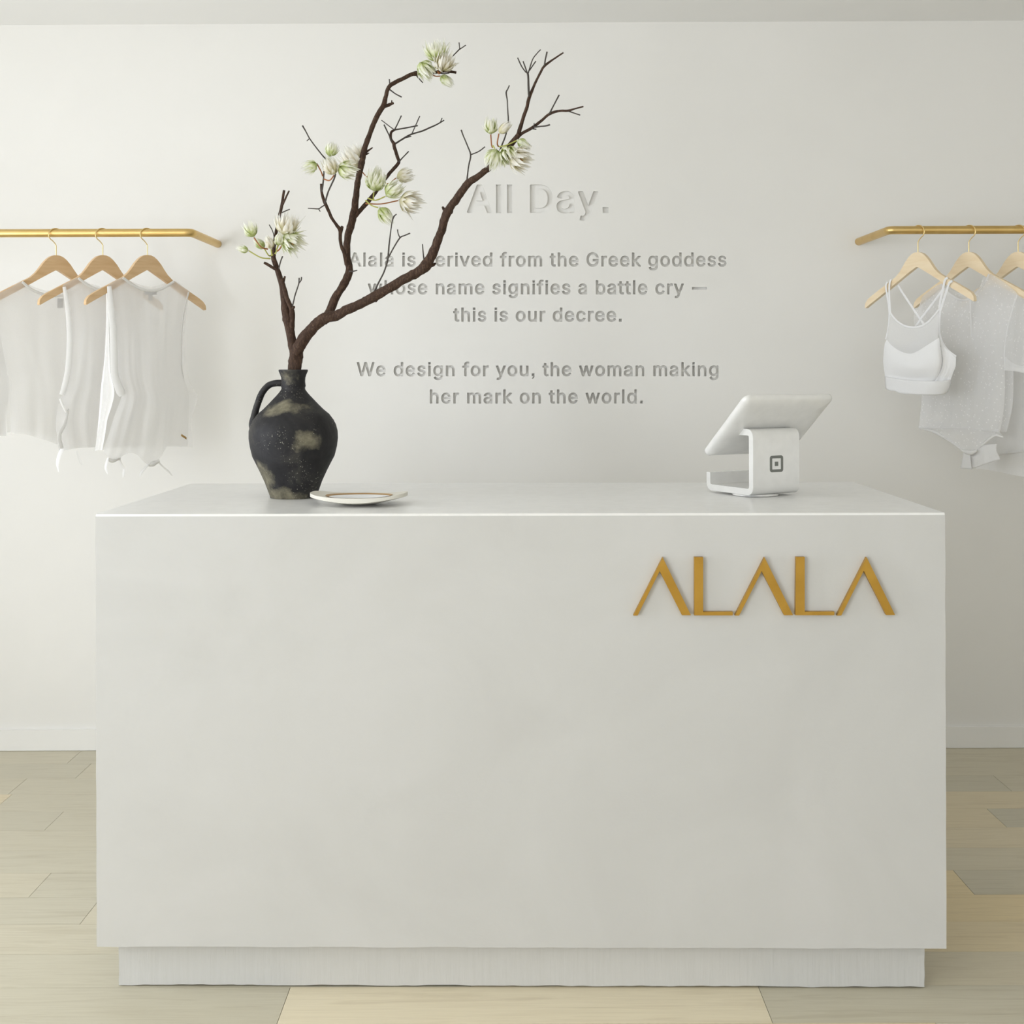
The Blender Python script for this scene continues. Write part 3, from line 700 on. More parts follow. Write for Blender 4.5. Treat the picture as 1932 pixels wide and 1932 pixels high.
left = limb('limb', [
    ([(557,672,8),(552.6,651,8.6),(546,620,8.3),(542,603,8.6),(538.5,588,7.6),(536,565,6.0),(531.9,538.7,5.6),(523.5,509,5.2),(516,488,4.4),(516.8,474,3.6),(519,450,3.0),(524.6,420,2.9),(531,391,2.9),(534,372,2.5),(536,359,2.3)], 3.0, 2.94),
    ([(549,632,5.5),(550.8,600,6.0),(549.5,582,5.0),(541,562,4.4),(535.5,541,4.2),(531,526,3.6)], 2.99, 2.96),
    ([(531,392,2.0),(539,374,1.8),(545.5,360,1.5)], 2.945, 2.93),
    ([(534.5,532,3.0),(537.7,521.5,1.8)], 2.97, 2.965),
    ([(523,510,2.6),(513,504,2.8),(505,499,3.0),(498,495.5,2.2)], 2.958, 2.95),
    ([(549,584,3.5),(555,579,2.4)], 2.98, 2.97)], M['bark'], branch)
limb('twig', [
    ([(532.3,401,1.2),(540,397.5,1.1),(546.5,395,1.1)], 2.945, 2.93),
    ([(550.5,582,1.5),(554,569,1.4),(557,556,1.3),(563.5,536,1.2),(564.5,525,1.3)], 2.98, 2.92),
    ([(563.5,535,1.1),(568,529,1.1),(568.8,523,1.2)], 2.93, 2.92),
    ([(526,507,1.4),(529.5,493,1.2),(533,484,1.3)], 2.96, 2.94),
    ([(521,478,1.0),(516,441,0.9),(508,424,1.0)], 2.96, 2.93)], M['twig'], left)
mid = limb('limb', [
    ([(605,606,7.5),(619,594,8.2),(633.6,559.5,7.4),(645,543,7.3),(653,529,7.3),(658.5,514,7.6),(658.6,500,6.6),(654.5,484,6.4),(655,453,6.5),(659.5,433,6.8),(664.4,414.6,7.2),(669,392,6.4),(672.5,362,5.8),(676,339.5,5.6),(682,306,5.8),(685,292,5.8),(688.8,277,5.2),(699,249,4.7),(712,218,4.8),(723.7,198.5,4.9),(728,181.6,3.6),(731,170,3.7),(736.7,161,4.0),(748,154,3.7),(761,148,3.6),(773,141.5,3.6),(784.6,138.2,4.2),(800,138,3.3),(820,136.5,3.0),(839,133.8,3.1),(861,137,2.2)], 2.985, 3.10),
    ([(654,500,4.0),(649.5,477,3.7),(644.5,466,3.3),(642,450,3.3),(642,434,3.8),(636,426,3.2),(627,413,2.8),(621.5,401.6,2.8),(614,385,3.2),(610,374,2.8),(607,362.8,2.4),(605.8,347,2.2)], 2.99, 2.92),
    ([(643,437,3.4),(645.5,428,3.0)], 2.97, 2.96),
    ([(666,412,5.0),(674.6,402,4.5),(684,392,4.1),(694,381,4.2),(702,371,3.8),(709.5,361.5,3.6),(719,348,3.2),(727.6,337,3.0),(734,328,3.1),(741,320.5,3.2),(752,307,3.2),(750,297,3.2),(747,287.7,3.1),(744.5,278,3.2),(743,271,3.3),(737.5,262,2.5),(738,250,2.4),(744.5,245,2.1)], 3.02, 3.14),
    ([(724,201,3.6),(733,198,3.2),(741.9,194.6,2.2)], 3.08, 3.06),
    ([(739,196,1.6),(739.2,189,0.9)], 3.065, 3.06),
    ([(689,288,3.0),(695,284,2.0),(703,278.5,1.1)], 3.05, 3.04),
    ([(688,292,2.6),(696,289,1.2)], 3.05, 3.04)], M['bark'], branch)
limb('twig', [
    ([(736,161,1.4),(734.9,154,1.1),(734.6,149.3,1.2)], 3.085, 3.08),
    ([(734,168,1.5),(746,177,1.2),(757.4,183,1.3)], 3.085, 3.07),
    ([(784.6,141,1.4),(791,149,1.2),(797.5,155.8,1.1)], 3.09, 3.08),
    ([(850,110,1.1),(859,101,1.1),(867.4,92.6,1.3),(872,90,1.0),(879,85,1.0)], 3.09, 3.08),
    ([(867.4,93,1.0),(866.8,87,0.9),(866,80,1.0)], 3.085, 3.08),
    ([(842,133,1.6),(851,126,1.3),(859.6,119.5,1.2)], 3.095, 3.09),
    ([(846,131,1.0),(853,127,0.9),(860,123,0.9)], 3.095, 3.10),
    ([(826,137,1.0),(835,139,1.0),(848,138,0.8)], 3.095, 3.10),
    ([(659,512,1.8),(666,512,1.3),(674,510,0.9)], 2.99, 2.98),
    ([(611.5,387.5,1.2),(606,391,1.1),(601,394,1.1),(591,393.5,0.9),(581,393,0.8)], 2.94, 2.92),
    ([(601,394,1.0),(604,399,0.9)], 2.93, 2.925),
    ([(613,384,1.8),(617,369,1.7),(620,360,1.6),(627,345,1.6),(631,336,1.6),(632.5,328,2.2)], 2.93, 2.91),
    ([(607,362,1.8),(609.5,346,1.6),(611,329,1.3),(611,323,1.2)], 2.92, 2.92),
    ([(616,301,1.5),(609,294,1.3),(597,279,1.2),(584.5,262,1.2),(577,248,1.2),(570.5,236.8,1.5)], 2.92, 2.90),
    ([(583,262,0.9),(579,266,0.8)], 2.905, 2.90)], M['twig'], mid)
limb('twig', [
    ([(744.5,245,1.7),(757,243,1.4),(773,240,1.3),(788,237,1.4)], 3.13, 3.15),
    ([(744.5,245,1.3),(749,236,1.2),(757.4,218,1.2)], 3.13, 3.12),
    ([(744,245,1.1),(733,237,0.9),(720,227,0.9)], 3.13, 3.15),
    ([(740,268,1.3),(733,253,1.2),(724.5,235,1.4)], 3.12, 3.11),
    ([(746,271,1.8),(757,264,1.7),(766,258.5,1.8),(777,253,1.6),(796,247.5,1.5),(813,240,1.5),(824,235,1.3),(831,231,1.3),(837.6,227,1.1)], 3.12, 3.16),
    ([(831,231,1.1),(834,223,0.9)], 3.15, 3.16),
    ([(764,260,1.3),(776,257,1.1)], 3.12, 3.12),
    ([(777,253,1.1),(784,237,1.0),(792,219,1.1)], 3.13, 3.12),
    ([(752,306,1.6),(761,296,1.2),(771,285.7,1.2)], 3.08, 3.07)], M['twig'], mid)
right = limb('limb', [
    ([(558,668,9),(563,655,11.5),(571,642,11.2),(583,627,10.4),(595,614,10.2),(607,603.6,10.6),(617,598.5,11),(634,596,9.6),(650,587,8.8),(666,580,8.7),(684,571,9.0),(701,562.5,9.2),(722,550.5,8.8),(742.7,538.7,8.7),(768,524,8.9),(790,511.5,9.4),(803,501.5,10.4),(812,487,9.0),(820.8,468,8.3),(827,451,7.8),(833.7,432.7,7.8),(838,418,8.0),(843.5,402,8.8),(851,388,7.6),(859.6,378,7.2),(870,363,7.0),(881.6,347.5,7.8),(890,340,6.6),(902,333,6.0),(913,324,5.7),(924.7,315,5.6),(945.4,293,5.3),(966,271,5.2),(979,254,5.0)], 2.99, 2.86),
    ([(974,262,4.4),(979,250,3.8),(983,236,3.5),(988,220.5,3.3),(994,202,3.1),(998.4,184,3.2),(1005,168,2.4),(1012.7,150.6,2.2),(1020,136,2.1),(1027,124.7,2.4),(1044,112,1.6),(1063,99.3,1.5)], 2.87, 2.80),
    ([(974,260,4.2),(984,252,3.0),(995,246,2.9),(1007.5,238.6,2.9),(1022,227,2.5),(1036,215.5,2.5),(1047,211,2.2),(1059,208.8,2.0),(1071,208.8,2.3),(1085,205,1.5),(1100.7,201,1.4)], 2.87, 2.82),
    ([(842,397,4.2),(837.5,395,3.3),(835,390.5,2.0)], 2.93, 2.92),
    ([(808,500,5.0),(817,499.5,3.4),(821.5,497,1.8)], 2.94, 2.93),
    ([(882,346,3.8),(881,340,2.8)], 2.91, 2.91),
    ([(626,598,4),(628,593,2.4)], 2.985, 2.98),
    ([(706,563,4),(711,569,2.5)], 2.97, 2.97)], M['bark'], branch, 14)
limb('twig', [
    ([(1027.2,123.8,1.6),(1029,112,1.4),(1032,97.5,1.6)], 2.81, 2.80),
    ([(998,182,2.2),(997,160,2.0),(995.8,140,2.0),(991,135,1.3),(984,125,1.2),(976.6,109,1.2)], 2.83, 2.82),
    ([(995.5,140,1.3),(991,127,1.2),(986.8,115.6,1.2)], 2.825, 2.82),
    ([(996,140,1.3),(999,130,1.2),(1005,112,1.1),(1013,101,1.0),(1020,93.6,1.0)], 2.825, 2.82),
    ([(999,133,1.2),(1005,124,1.1),(1010.9,115.6,1.1)], 2.825, 2.83)], M['twig'], right)
limb('twig', [
    ([(1071,209,1.6),(1082,213,1.2),(1094.7,217.3,1.1)], 2.83, 2.83),
    ([(1036,215.5,1.6),(1045,198,1.3),(1055,179,1.5)], 2.835, 2.83),
    ([(1007,240,1.7),(1020,238.5,1.4),(1030,237.5,1.3),(1037.5,235.5,1.6)], 2.85, 2.84),
    ([(1003,243,1.4),(1012,244,1.1)], 2.85, 2.85),
    ([(1007,238,1.0),(1008,232,0.8)], 2.85, 2.85),
    ([(941.5,289,1.7),(948,271,1.5),(954.4,254,1.4),(959,231,1.4),(958,209,1.2),(957,189.4,1.2),(955,175,1.5),(958,168,1.1),(961,161,1.1)], 2.87, 2.84)], M['twig'], right)
limb('twig', [
    ([(881,342,1.6),(882.6,325,1.4),(884.6,311,1.3),(888,292,1.6),(882,275,1.2),(874,256,1.2),(870,245,1.4)], 2.91, 2.89),
    ([(888,292,1.2),(903,286,1.1),(915,277,1.1)], 2.90, 2.89),
    ([(800.5,497,1.4),(798.5,478,1.2),(797,460.6,1.0)], 2.94, 2.93),
    ([(702,560,1.8),(714,534,1.6),(725,512,1.5),(731.5,489,1.8),(734,463,1.5),(737,438,1.2),(739.5,420,1.1),(743,409,1.6),(748,404,1.0)], 2.96, 2.92),
    ([(731.5,488,1.4),(743,467,1.3),(754.5,448.7,1.5),(763,444.5,1.1),(773.7,440,1.3)], 2.94, 2.93),
    ([(754.5,448.7,1.1),(751,440,1.0),(750,433,1.3)], 2.93, 2.93)], M['twig'], right)

# blossoms -----------------------------------------------------------
def blossom_mesh(kind, seed):
    """Pointed bracts in whorls round +Z, unit length."""
    rnd = random.Random(seed)
    bm = bmesh.new(); tl = bm.loops.layers.color.new('tone')
    whorls = {'bud': [(6, 1.0, 0.17, 0.04), (7, 1.0, 0.23, 0.10), (7, 0.86, 0.28, 0.16), (6, 0.58, 0.29, 0.15)],
              'half': [(7, 0.98, 0.20, 0.10), (9, 1.05, 0.27, 0.24), (9, 0.95, 0.33, 0.36), (8, 0.74, 0.35, 0.42), (6, 0.5, 0.34, 0.3)],
              'open': [(8, 0.95, 0.22, 0.16), (10, 1.05, 0.30, 0.36), (11, 1.0, 0.36, 0.55), (10, 0.82, 0.38, 0.66), (8, 0.55, 0.36, 0.5)]}[kind]
    for wi, (n, ln, belly, flare) in enumerate(whorls):
        for i in range(n):
            a = 2*PI*(i + 0.5*(wi % 2))/n + rnd.uniform(-0.2, 0.2)
            L = ln*rnd.uniform(0.86, 1.08); bel = belly*rnd.uniform(0.85, 1.12); fl = flare*rnd.uniform(0.6, 1.3)
            wd = rnd.uniform(0.10, 0.155)
            tw = rnd.uniform(-0.3, 0.3); g = rnd.random()
            NS, NT = 4, 8; grid = []
            for t in range(NT + 1):
                s = t/NT
                r = 0.03 + bel*math.sin(PI*min(1, s*0.98))**0.8*(1 - 0.25*s) + fl*s**2.2
                z = L*s - 0.10*fl*s*s
                w = wd*(math.sin(PI*min(1.0, 0.12 + 0.88*s))**0.9)*(1 - 0.35*s) if t < NT else 0.003
                row = []
                for k in range(NS + 1):
                    q = (k/NS - 0.5)*2
                    ang = a + tw*s
                    cup = 0.30*w*q*q
                    rad = r - cup
                    x = rad*math.cos(ang) - q*w*math.sin(ang)
                    y = rad*math.sin(ang) + q*w*math.cos(ang)
                    row.append(bm.verts.new((x, y, z + 0.02*rnd.uniform(-1, 1)*s)))
                grid.append(row)
            for t in range(NT):
                for k in range(NS):
                    f = bm.faces.new((grid[t][k], grid[t][k+1], grid[t+1][k+1], grid[t+1][k]))
                    for l, tt in zip(f.loops, (t, t, t+1, t+1)): l[tl] = (tt/NT, g, 0, 1)
    # calyx knob
    tube(bm, [(0,0,-0.06), (0,0,0.0), (0,0,0.08)], [0.05, 0.075, 0.05], 8, 2)
    return bm
def floret_mesh(seed):
    rnd = random.Random(seed); bm = bmesh.new()
    for i in range(16):
        a = rnd.uniform(0, 2*PI); s = rnd.uniform(0.02, 0.16)
        tube(bm, [(0.03*math.cos(a), 0.03*math.sin(a), 0.05), (s*math.cos(a), s*math.sin(a), 0.35), (1.15*s*math.cos(a), 1.15*s*math.sin(a), 0.50 + rnd.uniform(0, 0.12))], [0.012, 0.014, 0.024], 5, 2)
    return bm
BM = {}
def mesh_from(bm, name, mat):
    me = bpy.data.meshes.new(name); bm.normal_update(); bm.to_mesh(me); bm.free()
    for p in me.polygons: p.use_smooth = True
    me.materials.append(mat); return me
for kd in ('bud', 'half', 'open'):
    for sd in range(3):
        BM[kd, sd] = mesh_from(blossom_mesh(kd, 10*sd + len(kd)), 'blossom', M['petal_green'] if sd != 1 else M['petal_pink'])
FL = mesh_from(floret_mesh(4), 'blossom_centre', M['floret'])
# centre px, length px, heading in the picture (deg, 0 = right, 90 = up), lean to the viewer, kind, variant, depth, foot of the stem, stem colour
BL = [(472.7,434,30,112,0.2,'half',0,2.93,(505,470),'r'), (458,470,23,165,0.1,'bud',2,2.94,(510,488),'g'), (490,460,26,135,-0.1,'bud',0,2.96,(512,482),'g'),
      (508,458,27,100,0.8,'bud',1,2.91,(514,480),'g'), (526,452,27,70,0.8,'bud',2,2.91,(519,478),'g'), (541,426,42,78,0.3,'open',1,2.93,(523,474),'r'), (549,455,40,-35,0.4,'open',0,2.93,(522,470),'g'),
      (586,314,28,205,0.3,'half',0,2.90,(609,332),'r'), (625,283,27,70,0.1,'half',2,2.91,(615,312),'g'), (624,314,36,115,0.6,'half',1,2.90,(611,338),'r'), (654,321,38,-15,0.2,'half',2,2.91,(632,328),'g'), (666,300,46,125,0.3,'open',1,3.06,(700,334),'r'),
      (709,341,44,75,0.6,'half',0,2.98,(705,376),'g'), (763,332,32,12,0.1,'half',1,3.02,(727,346),'r'), (742,359,38,35,0.4,'half',2,2.97,(694,374),'g'), (772,381,42,-12,0.3,'open',1,2.98,(690,384),'r'), (727,407,40,-52,0.15,'bud',0,2.97,(690,378),'g'),
      (803,131,38,-50,0.3,'half',0,3.06,(795,138),'g'), (823,98,40,100,0.4,'open',2,3.07,(810,132),'g'), (838,118,38,60,1.2,'open',1,3.05,(826,135),'r'), (842,152,30,-40,0.2,'bud',2,3.08,(815,139),'r'),
      (926,239,30,88,0.7,'half',0,2.86,(929,278),'r'), (952,242,29,38,0.2,'bud',1,2.85,(940,276),'r'), (988,272,30,-35,0.2,'bud',2,2.85,(942,277),'g'), (931,299,40,-105,0.3,'half',0,2.84,(930,275),'g'), (961,293,42,-70,1.0,'half',2,2.83,(948,284),'g'), (978,300,44,-25,0.5,'open',1,2.84,(955,284),'r')]
for i, (bx, by, ln, hd, lean, kd, sd, Y, foot, sc) in enumerate(BL):
    d = Vector((math.cos(R(hd)), -lean, math.sin(R(hd)))).normalized()
    L = ln/F*Y*1.02
    base = at(bx, by, Y) - d*L*0.45
    q = d.to_track_quat('Z', 'Y')
    mw = Matrix.Translation(base) @ q.to_matrix().to_4x4() @ Matrix.Rotation(i*1.3, 4, 'Z') @ Matrix.Diagonal((L, L, L, 1))
    o = bpy.data.objects.new('blossom', BM[kd, sd]); COL.objects.link(o)
    o.parent = branch
    o.matrix_local = Matrix.Translation(-Vector(branch.location)) @ mw
    if kd == 'open':
        c = bpy.data.objects.new('blossom_centre', FL); COL.objects.link(c); c.parent = o
    ft = at(foot[0], foot[1], Y + (0.02 if Y < 3 else 0))
    bm = bmesh.new()
    mid_ = (ft + base)/2 + Vector((0, -0.004, -0.006)) + d*(-0.004)
    tube(bm, [ft, mid_, base - d*L*0.02], [0.0020, 0.0015, 0.0016], 6, 4)
    inv = mw.inverted()
    for v in bm.verts: v.co = inv @ v.co
    st = finish('blossom_stem', bm, M['stem_red'] if sc == 'r' else M['stem_green'], o, local=True)

# ------------------------------------------------------------------ dish
dY = 2.86
dcx = at(675, 945, dY)
dish_loc = Vector((dcx.x + 0.0065, dY - 0.026, ZT + 0.0005))
dish = empty('ceramic_dish', dish_loc, 'shallow cream speckled dish with upswept ends at the foot of the dark jug', 'dish')
RX, RY = 0.109, 0.080
def well_r(x, y): return math.sqrt((x/(0.66*RX))**2 + (y/(0.90*RY))**2)
def dish_top(x, y):
    return 0.0160 + 0.0115*abs(x/RX)**2.8 + 0.0015*(y/RY)**2 + 0.003*max(0.0, -y/RY)**2 - 0.0095*max(0.0, 1 - well_r(x, y)**2)**0.5
def dish_body():
    bm = bmesh.new(); rings = []
    NA = 64
    sections = [(0.00, 'b'), (0.35, 'b'), (0.6, 'b'), (0.8, 'b'), (0.92, 'b'), (1.0, 'b'), ] + [(q/20, 't') for q in range(20, -1, -1)]
    for f, side in sections:
        ring = []
        for k in range(NA):
            a = 2*PI*k/NA
            # softly squared outline
            ca, sa = math.cos(a), math.sin(a)
            sq = (abs(ca)**2.6 + abs(sa)**2.6)**(-1/2.6)
            x, y = RX*f*ca*sq, RY*f*sa*sq
            top = dish_top(x, y)
            low = 0.0006 + 0.0185*abs(x/RX)**1.9 + 0.0085*(abs(y)/RY)**2
            z = top if side == 't' else min(low, top - 0.003)
            if f < 0.36 and side == 'b': z = 0.0008
            if f == 0: ring = [bm.verts.new((0, 0, z))]; break
            ring.append(bm.verts.new((x, y, z)))
        rings.append(ring)
    for i in range(len(rings) - 1):
        A, B = rings[i], rings[i+1]
        for k in range(NA):
            k2 = (k+1) % NA
            if len(A) == 1: bm.faces.new((A[0], B[k2], B[k]))
            elif len(B) == 1: bm.faces.new((A[k], A[k2], B[0]))
            else: bm.faces.new((A[k], A[k2], B[k2], B[k]))
    return bm
bm = dish_body(); bmesh.ops.rotate(bm, verts=bm.verts[:], cent=(0,0,0), matrix=Matrix.Rotation(R(-4), 3, 'Z'))
finish('dish_body', bm, M['dish'], dish, local=True, angle=60)
def glaze_patch(f0, f1, lift, mat, name):
    bm = bmesh.new(); rings = []; NA = 64
    for f in ([f1*(j/8) for j in range(0, 9)] if f0 == 0 else [f0, (f0+f1)/2, f1]):
        ring = []
        for k in range(NA):
            a = 2*PI*k/NA; ca, sa = math.cos(a), math.sin(a)
            sq = (abs(ca)**2.6 + abs(sa)**2.6)**(-1/2.6)
            x, y = 0.66*RX*f*ca, 0.90*RY*f*sa
            z = dish_top(x, y) + lift
            if f == 0: ring = [bm.verts.new((0, 0, z))]; break
            ring.append(bm.verts.new((x, y, z)))
        rings.append(ring)
    for i in range(len(rings) - 1):
        A, B = rings[i], rings[i+1]
        for k in range(NA):
            k2 = (k+1) % NA
            if len(A) == 1: bm.faces.new((A[0], B[k2], B[k]))
            else: bm.faces.new((A[k], A[k2], B[k2], B[k]))
    bmesh.ops.rotate(bm, verts=bm.verts[:], cent=(0,0,0), matrix=Matrix.Rotation(R(-4), 3, 'Z'))
    return finish(name, bm, mat, dish, local=True, angle=80)
glaze_patch(0, 0.96, 0.0007, M['glaze'], 'glazed_well')
glaze_patch(0.96, 1.05, 0.0009, M['rimline'], 'glaze_edge')

# ------------------------------------------------------------------ tablet stand
P0 = Vector((0.558, 2.94, ZT))
th = R(28)
E1 = Vector((math.cos(th), math.sin(th), 0)); E2 = Vector((-math.sin(th), math.cos(th), 0)); EZ = Vector((0, 0, 1))
stand = empty('tablet_stand', P0 + E1*0.07 + E2*0.07, 'white point-of-sale tablet stand seen from behind on the right of the counter', 'tablet stand')
stand.location.z = ZT + 0.0005
WB = 0.140          # bracket width
TH = 0.0152
def rounded(pts, r, n=6):
    """Round the corners of an open polyline of (a, z)."""
    out = [Vector(pts[0])]
    for i in range(1, len(pts) - 1):
        p0, p, p1 = Vector(pts[i-1]), Vector(pts[i]), Vector(pts[i+1])
        u = (p0 - p).normalized(); v = (p1 - p).normalized()
        A = p + u*r; B = p + v*r
        for k in range(n + 1):
            t = k/n
            out.append(A*(1-t)**2 + p*2*t*(1-t) + B*t*t)
    out.append(Vector(pts[-1]))
    return out
# outer line of the C section in (along E2, height above the bracket's foot)
zb = 0.0055
tilt = R(41)
hx, hz = math.cos(tilt), -math.sin(tilt)     # from the tablet's top edge down to its lower edge
outer_l = rounded([(0.181, 0.050), (0.181, zb), (0.0, zb), (0.0, 0.162), (0.050, 0.162)], 0.023)
outer_l[-1] = Vector((0.037, 0.162))
def offset_line(L, d):
    res = []
    for i, p in enumerate(L):
        a = L[max(0, i-1)]; b = L[min(len(L)-1, i+1)]
        t = (b - a).normalized(); nrm = Vector((-t.y, t.x))
        res.append(p - nrm*d)
    return res
inner_l = offset_line(outer_l, TH); inner_l[-1] = Vector((0.056, 0.162 - TH))     # cut along the sloping tablet
poly = [tuple(p) for p in outer_l] + [tuple(p) for p in inner_l[::-1]]
bm = bmesh.new()
def onst(a, z, e): return P0 + E2*a + E1*e + EZ*z
n = len(outer_l)
def strip(e): return ([bm.verts.new(onst(p.x, p.y, e)) for p in outer_l], [bm.verts.new(onst(p.x, p.y, e)) for p in inner_l])
o0, i0 = strip(0.0); o1, i1 = strip(WB)
for k in range(n - 1):
    bm.faces.new((o0[k], o0[k+1], i0[k+1], i0[k]))
    bm.faces.new((o1[k+1], o1[k], i1[k], i1[k+1]))
    bm.faces.new((o0[k+1], o0[k], o1[k], o1[k+1]))
    bm.faces.new((i0[k], i0[k+1], i1[k+1], i1[k]))
bm.faces.new((o0[0], i0[0], i1[0], o1[0])); bm.faces.new((o0[-1], o1[-1], i1[-1], i0[-1]))
bevel_all(bm, 0.0012, 2, 50)
finish('bracket', bm, M['tablet'], stand, angle=45)
# swivel foot
bm = bmesh.new()
cc = P0 + E2*0.085 + E1*WB/2
fc = at(1423, 934, 3.02)
ctr = Vector((P0 + E1*0.055 + E2*0.060)); rings = []
for r, z in ((0.052, 0.0006), (0.055, 0.0012), (0.055, 0.0042), (0.0535, 0.0058)):
    rings.append([bm.verts.new((ctr.x + r*math.cos(2*PI*k/48), ctr.y + r*math.sin(2*PI*k/48), ZT + z)) for k in range(48)])
for i in range(3):
    for k in range(48): bm.faces.new((rings[i][k], rings[i][(k+1) % 48], rings[i+1][(k+1) % 48], rings[i+1][k]))
bm.faces.new(rings[0][::-1]); bm.faces.new(rings[-1])
finish('swivel_foot', bm, M['tablet'], stand, angle=50)
# tablet enclosure: rounded slab
TL = Vector((0.5355, 2.879, 1.2435)); TWD, THT = 0.268, 0.218
Hd = E2*hx + EZ*hz; Nn = E1.cross(Hd)                 # Nn points to the staff side or back
if Nn.y > 0: Nn = -Nn                                 # towards the camera = back of the tablet
def slab(w, h, r, z_levels, org, n=8):
    bm = bmesh.new(); rings = []
    for inset, dz in z_levels:
        ring = []
        q = max(r, inset + 0.002); rr = q - inset
        for cx, cy, a0 in ((w - q, q, -PI/2), (w - q, h - q, 0), (q, h - q, PI/2), (q, q, PI)):
            for k in range(n + 1):
                a = a0 + PI/2*k/n
                ring.append(bm.verts.new(org + E1*(cx + rr*math.cos(a)) + Hd*(cy + rr*math.sin(a)) + Nn*dz))
        rings.append(ring)
    m = len(rings[0])
    for i in range(len(rings) - 1):
        for k in range(m): bm.faces.new((rings[i][k], rings[i][(k+1) % m], rings[i+1][(k+1) % m], rings[i+1][k]))
    bm.faces.new(rings[0][::-1]); bm.faces.new(rings[-1])
    return bm
bm = slab(TWD, THT, 0.017, [(0.0022, -0.0200), (0.0006, -0.0190), (0.0, -0.0172), (0.0, -0.0135), (0.0008, -0.0105), (0.0028, -0.0078), (0.0060, -0.0055), (0.0110, -0.0034), (0.018, -0.0018), (0.027, -0.0007), (0.038, -0.0002), (0.052, 0.0)], TL)
finish('tablet_case', bm, M['tablet'], stand, angle=80)
bm = slab(TWD - 0.04, THT - 0.03, 0.004, [(0, -0.0206), (0, -0.0194)], TL + E1*0.02 + Hd*0.015)
finish('screen', bm, M['screen'], stand, angle=50)
# mark on the back of the bracket: rounded ring with a small block inside
def rr_poly(w, h, r, n=5):
    P = []
    for cx, cy, a0 in ((w/2 - r, -h/2 + r, -PI/2), (w/2 - r, h/2 - r, 0), (-w/2 + r, h/2 - r, PI/2), (-w/2 + r, -h/2 + r, PI)):
        for k in range(n + 1):
            a = a0 + PI/2*k/n
            P.append((cx + r*math.cos(a), cy + r*math.sin(a)))
    return P
lc_e, lc_z = WB*0.5, 0.0785
bm = bmesh.new()
po, pi_ = rr_poly(0.040, 0.0395, 0.0062), rr_poly(0.0265, 0.0262, 0.0012)
for d in (0,):
    def lv(p, dd): return bm.verts.new(P0 + E1*(lc_e + p[0]) + EZ*(lc_z + p[1]) - E2*dd)
    Ao = [lv(p, 0.0004) for p in po]; Ai = [lv(p, 0.0004) for p in pi_]
    Bo = [lv(p, -0.0002) for p in po]; Bi = [lv(p, -0.0002) for p in pi_]
    m = len(po)
    for k in range(m):
        k2 = (k+1) % m
        bm.faces.new((Ao[k], Ao[k2], Ai[k2], Ai[k])); bm.faces.new((Bo[k2], Bo[k], Bi[k], Bi[k2]))
        bm.faces.new((Ao[k2], Ao[k], Bo[k], Bo[k2])); bm.faces.new((Ai[k], Ai[k2], Bi[k2], Bi[k]))
prism(bm, rr_poly(0.0105, 0.0105, 0.001), lambda a, b: P0 + E1*(lc_e + a) + EZ*(lc_z + b) - E2*0.0004, lambda a, b: P0 + E1*(lc_e + a) + EZ*(lc_z + b) + E2*0.0002)
finish('printed_mark', bm, M['logo'], stand, smooth=False)

# ------------------------------------------------------------------ clothes rails
YR = 4.02
def rail(name, px_wall, py_wall, px_bend, py_bend, far_x, far_z, label):
    w = at(px_wall, py_wall, YW); b = at(px_bend, py_bend, YR)
    r = 0.0132
    b.z = (b.z + w.z)/2; w.z = b.z; 
    sgn = 1 if far_x > b.x else -1
    bm = bmesh.new()
    far = Vector((far_x, YR, b.z + (far_z or 0)))
    def bend(p, q0, q1, rr=0.02):
        u = (q0 - p).normalized(); v = (q1 - p).normalized()
        A = p + u*rr; B = p + v*rr
        return [A*(1-t)**2 + p*2*t*(1-t) + B*t*t for t in (0, .2, .4, .6, .8, 1)]
    w2 = Vector((far.x, YW, far.z))
    pts = [w - Vector((0, 0.0005, 0))] + bend(b, w, far) + bend(far, b, w2) + [w2 - Vector((0, 0.0005, 0))]
    tube(bm, pts, r, 24, 1, up=(0, 0, 1))
    o = finish(name, bm, M['rail'], angle=50)
    tag(o, label, 'clothes rail', 'brass clothes rails')
    return b
rl = rail('clothes_rail', 411, 459.5, 361, 440, -2.35, 0, 'brass clothes rail bent into the wall, left of the jug, holding sheer tops')
rr_ = rail('clothes_rail', 1620, 456.5, 1678, 433.5, 2.6, 0, 'brass clothes rail bent into the wall on the right, holding the bra hanger')

# ------------------------------------------------------------------ hangers
def hanger_body_mesh():
    top = [(0,0),(0.010,-0.0006),(0.022,-0.005),(0.034,-0.0135),(0.048,-0.028),(0.060,-0.044),(0.073,-0.060),(0.090,-0.0745),(0.120,-0.0905),(0.160,-0.1110),(0.195,-0.1295),(0.213,-0.1410),(0.2225,-0.1530),(0.2245,-0.1660)]
    bot = [(0.222,-0.1690),(0.205,-0.1590),(0.16,-0.1345),(0.12,-0.1125),(0.085,-0.0925),(0.055,-0.0755),(0.025,-0.0590),(0.006,-0.0490),(0,-0.0475)]
    half = top + bot
    poly = half + [(-x, z) for x, z in half[1:-1][::-1]]
    bm = bmesh.new(); h = 0.0065
    prism(bm, poly, lambda a, b: Vector((a, -h, b)), lambda a, b: Vector((a, h, b)))
    bevel_all(bm, 0.0022, 2, 35)
    return bm
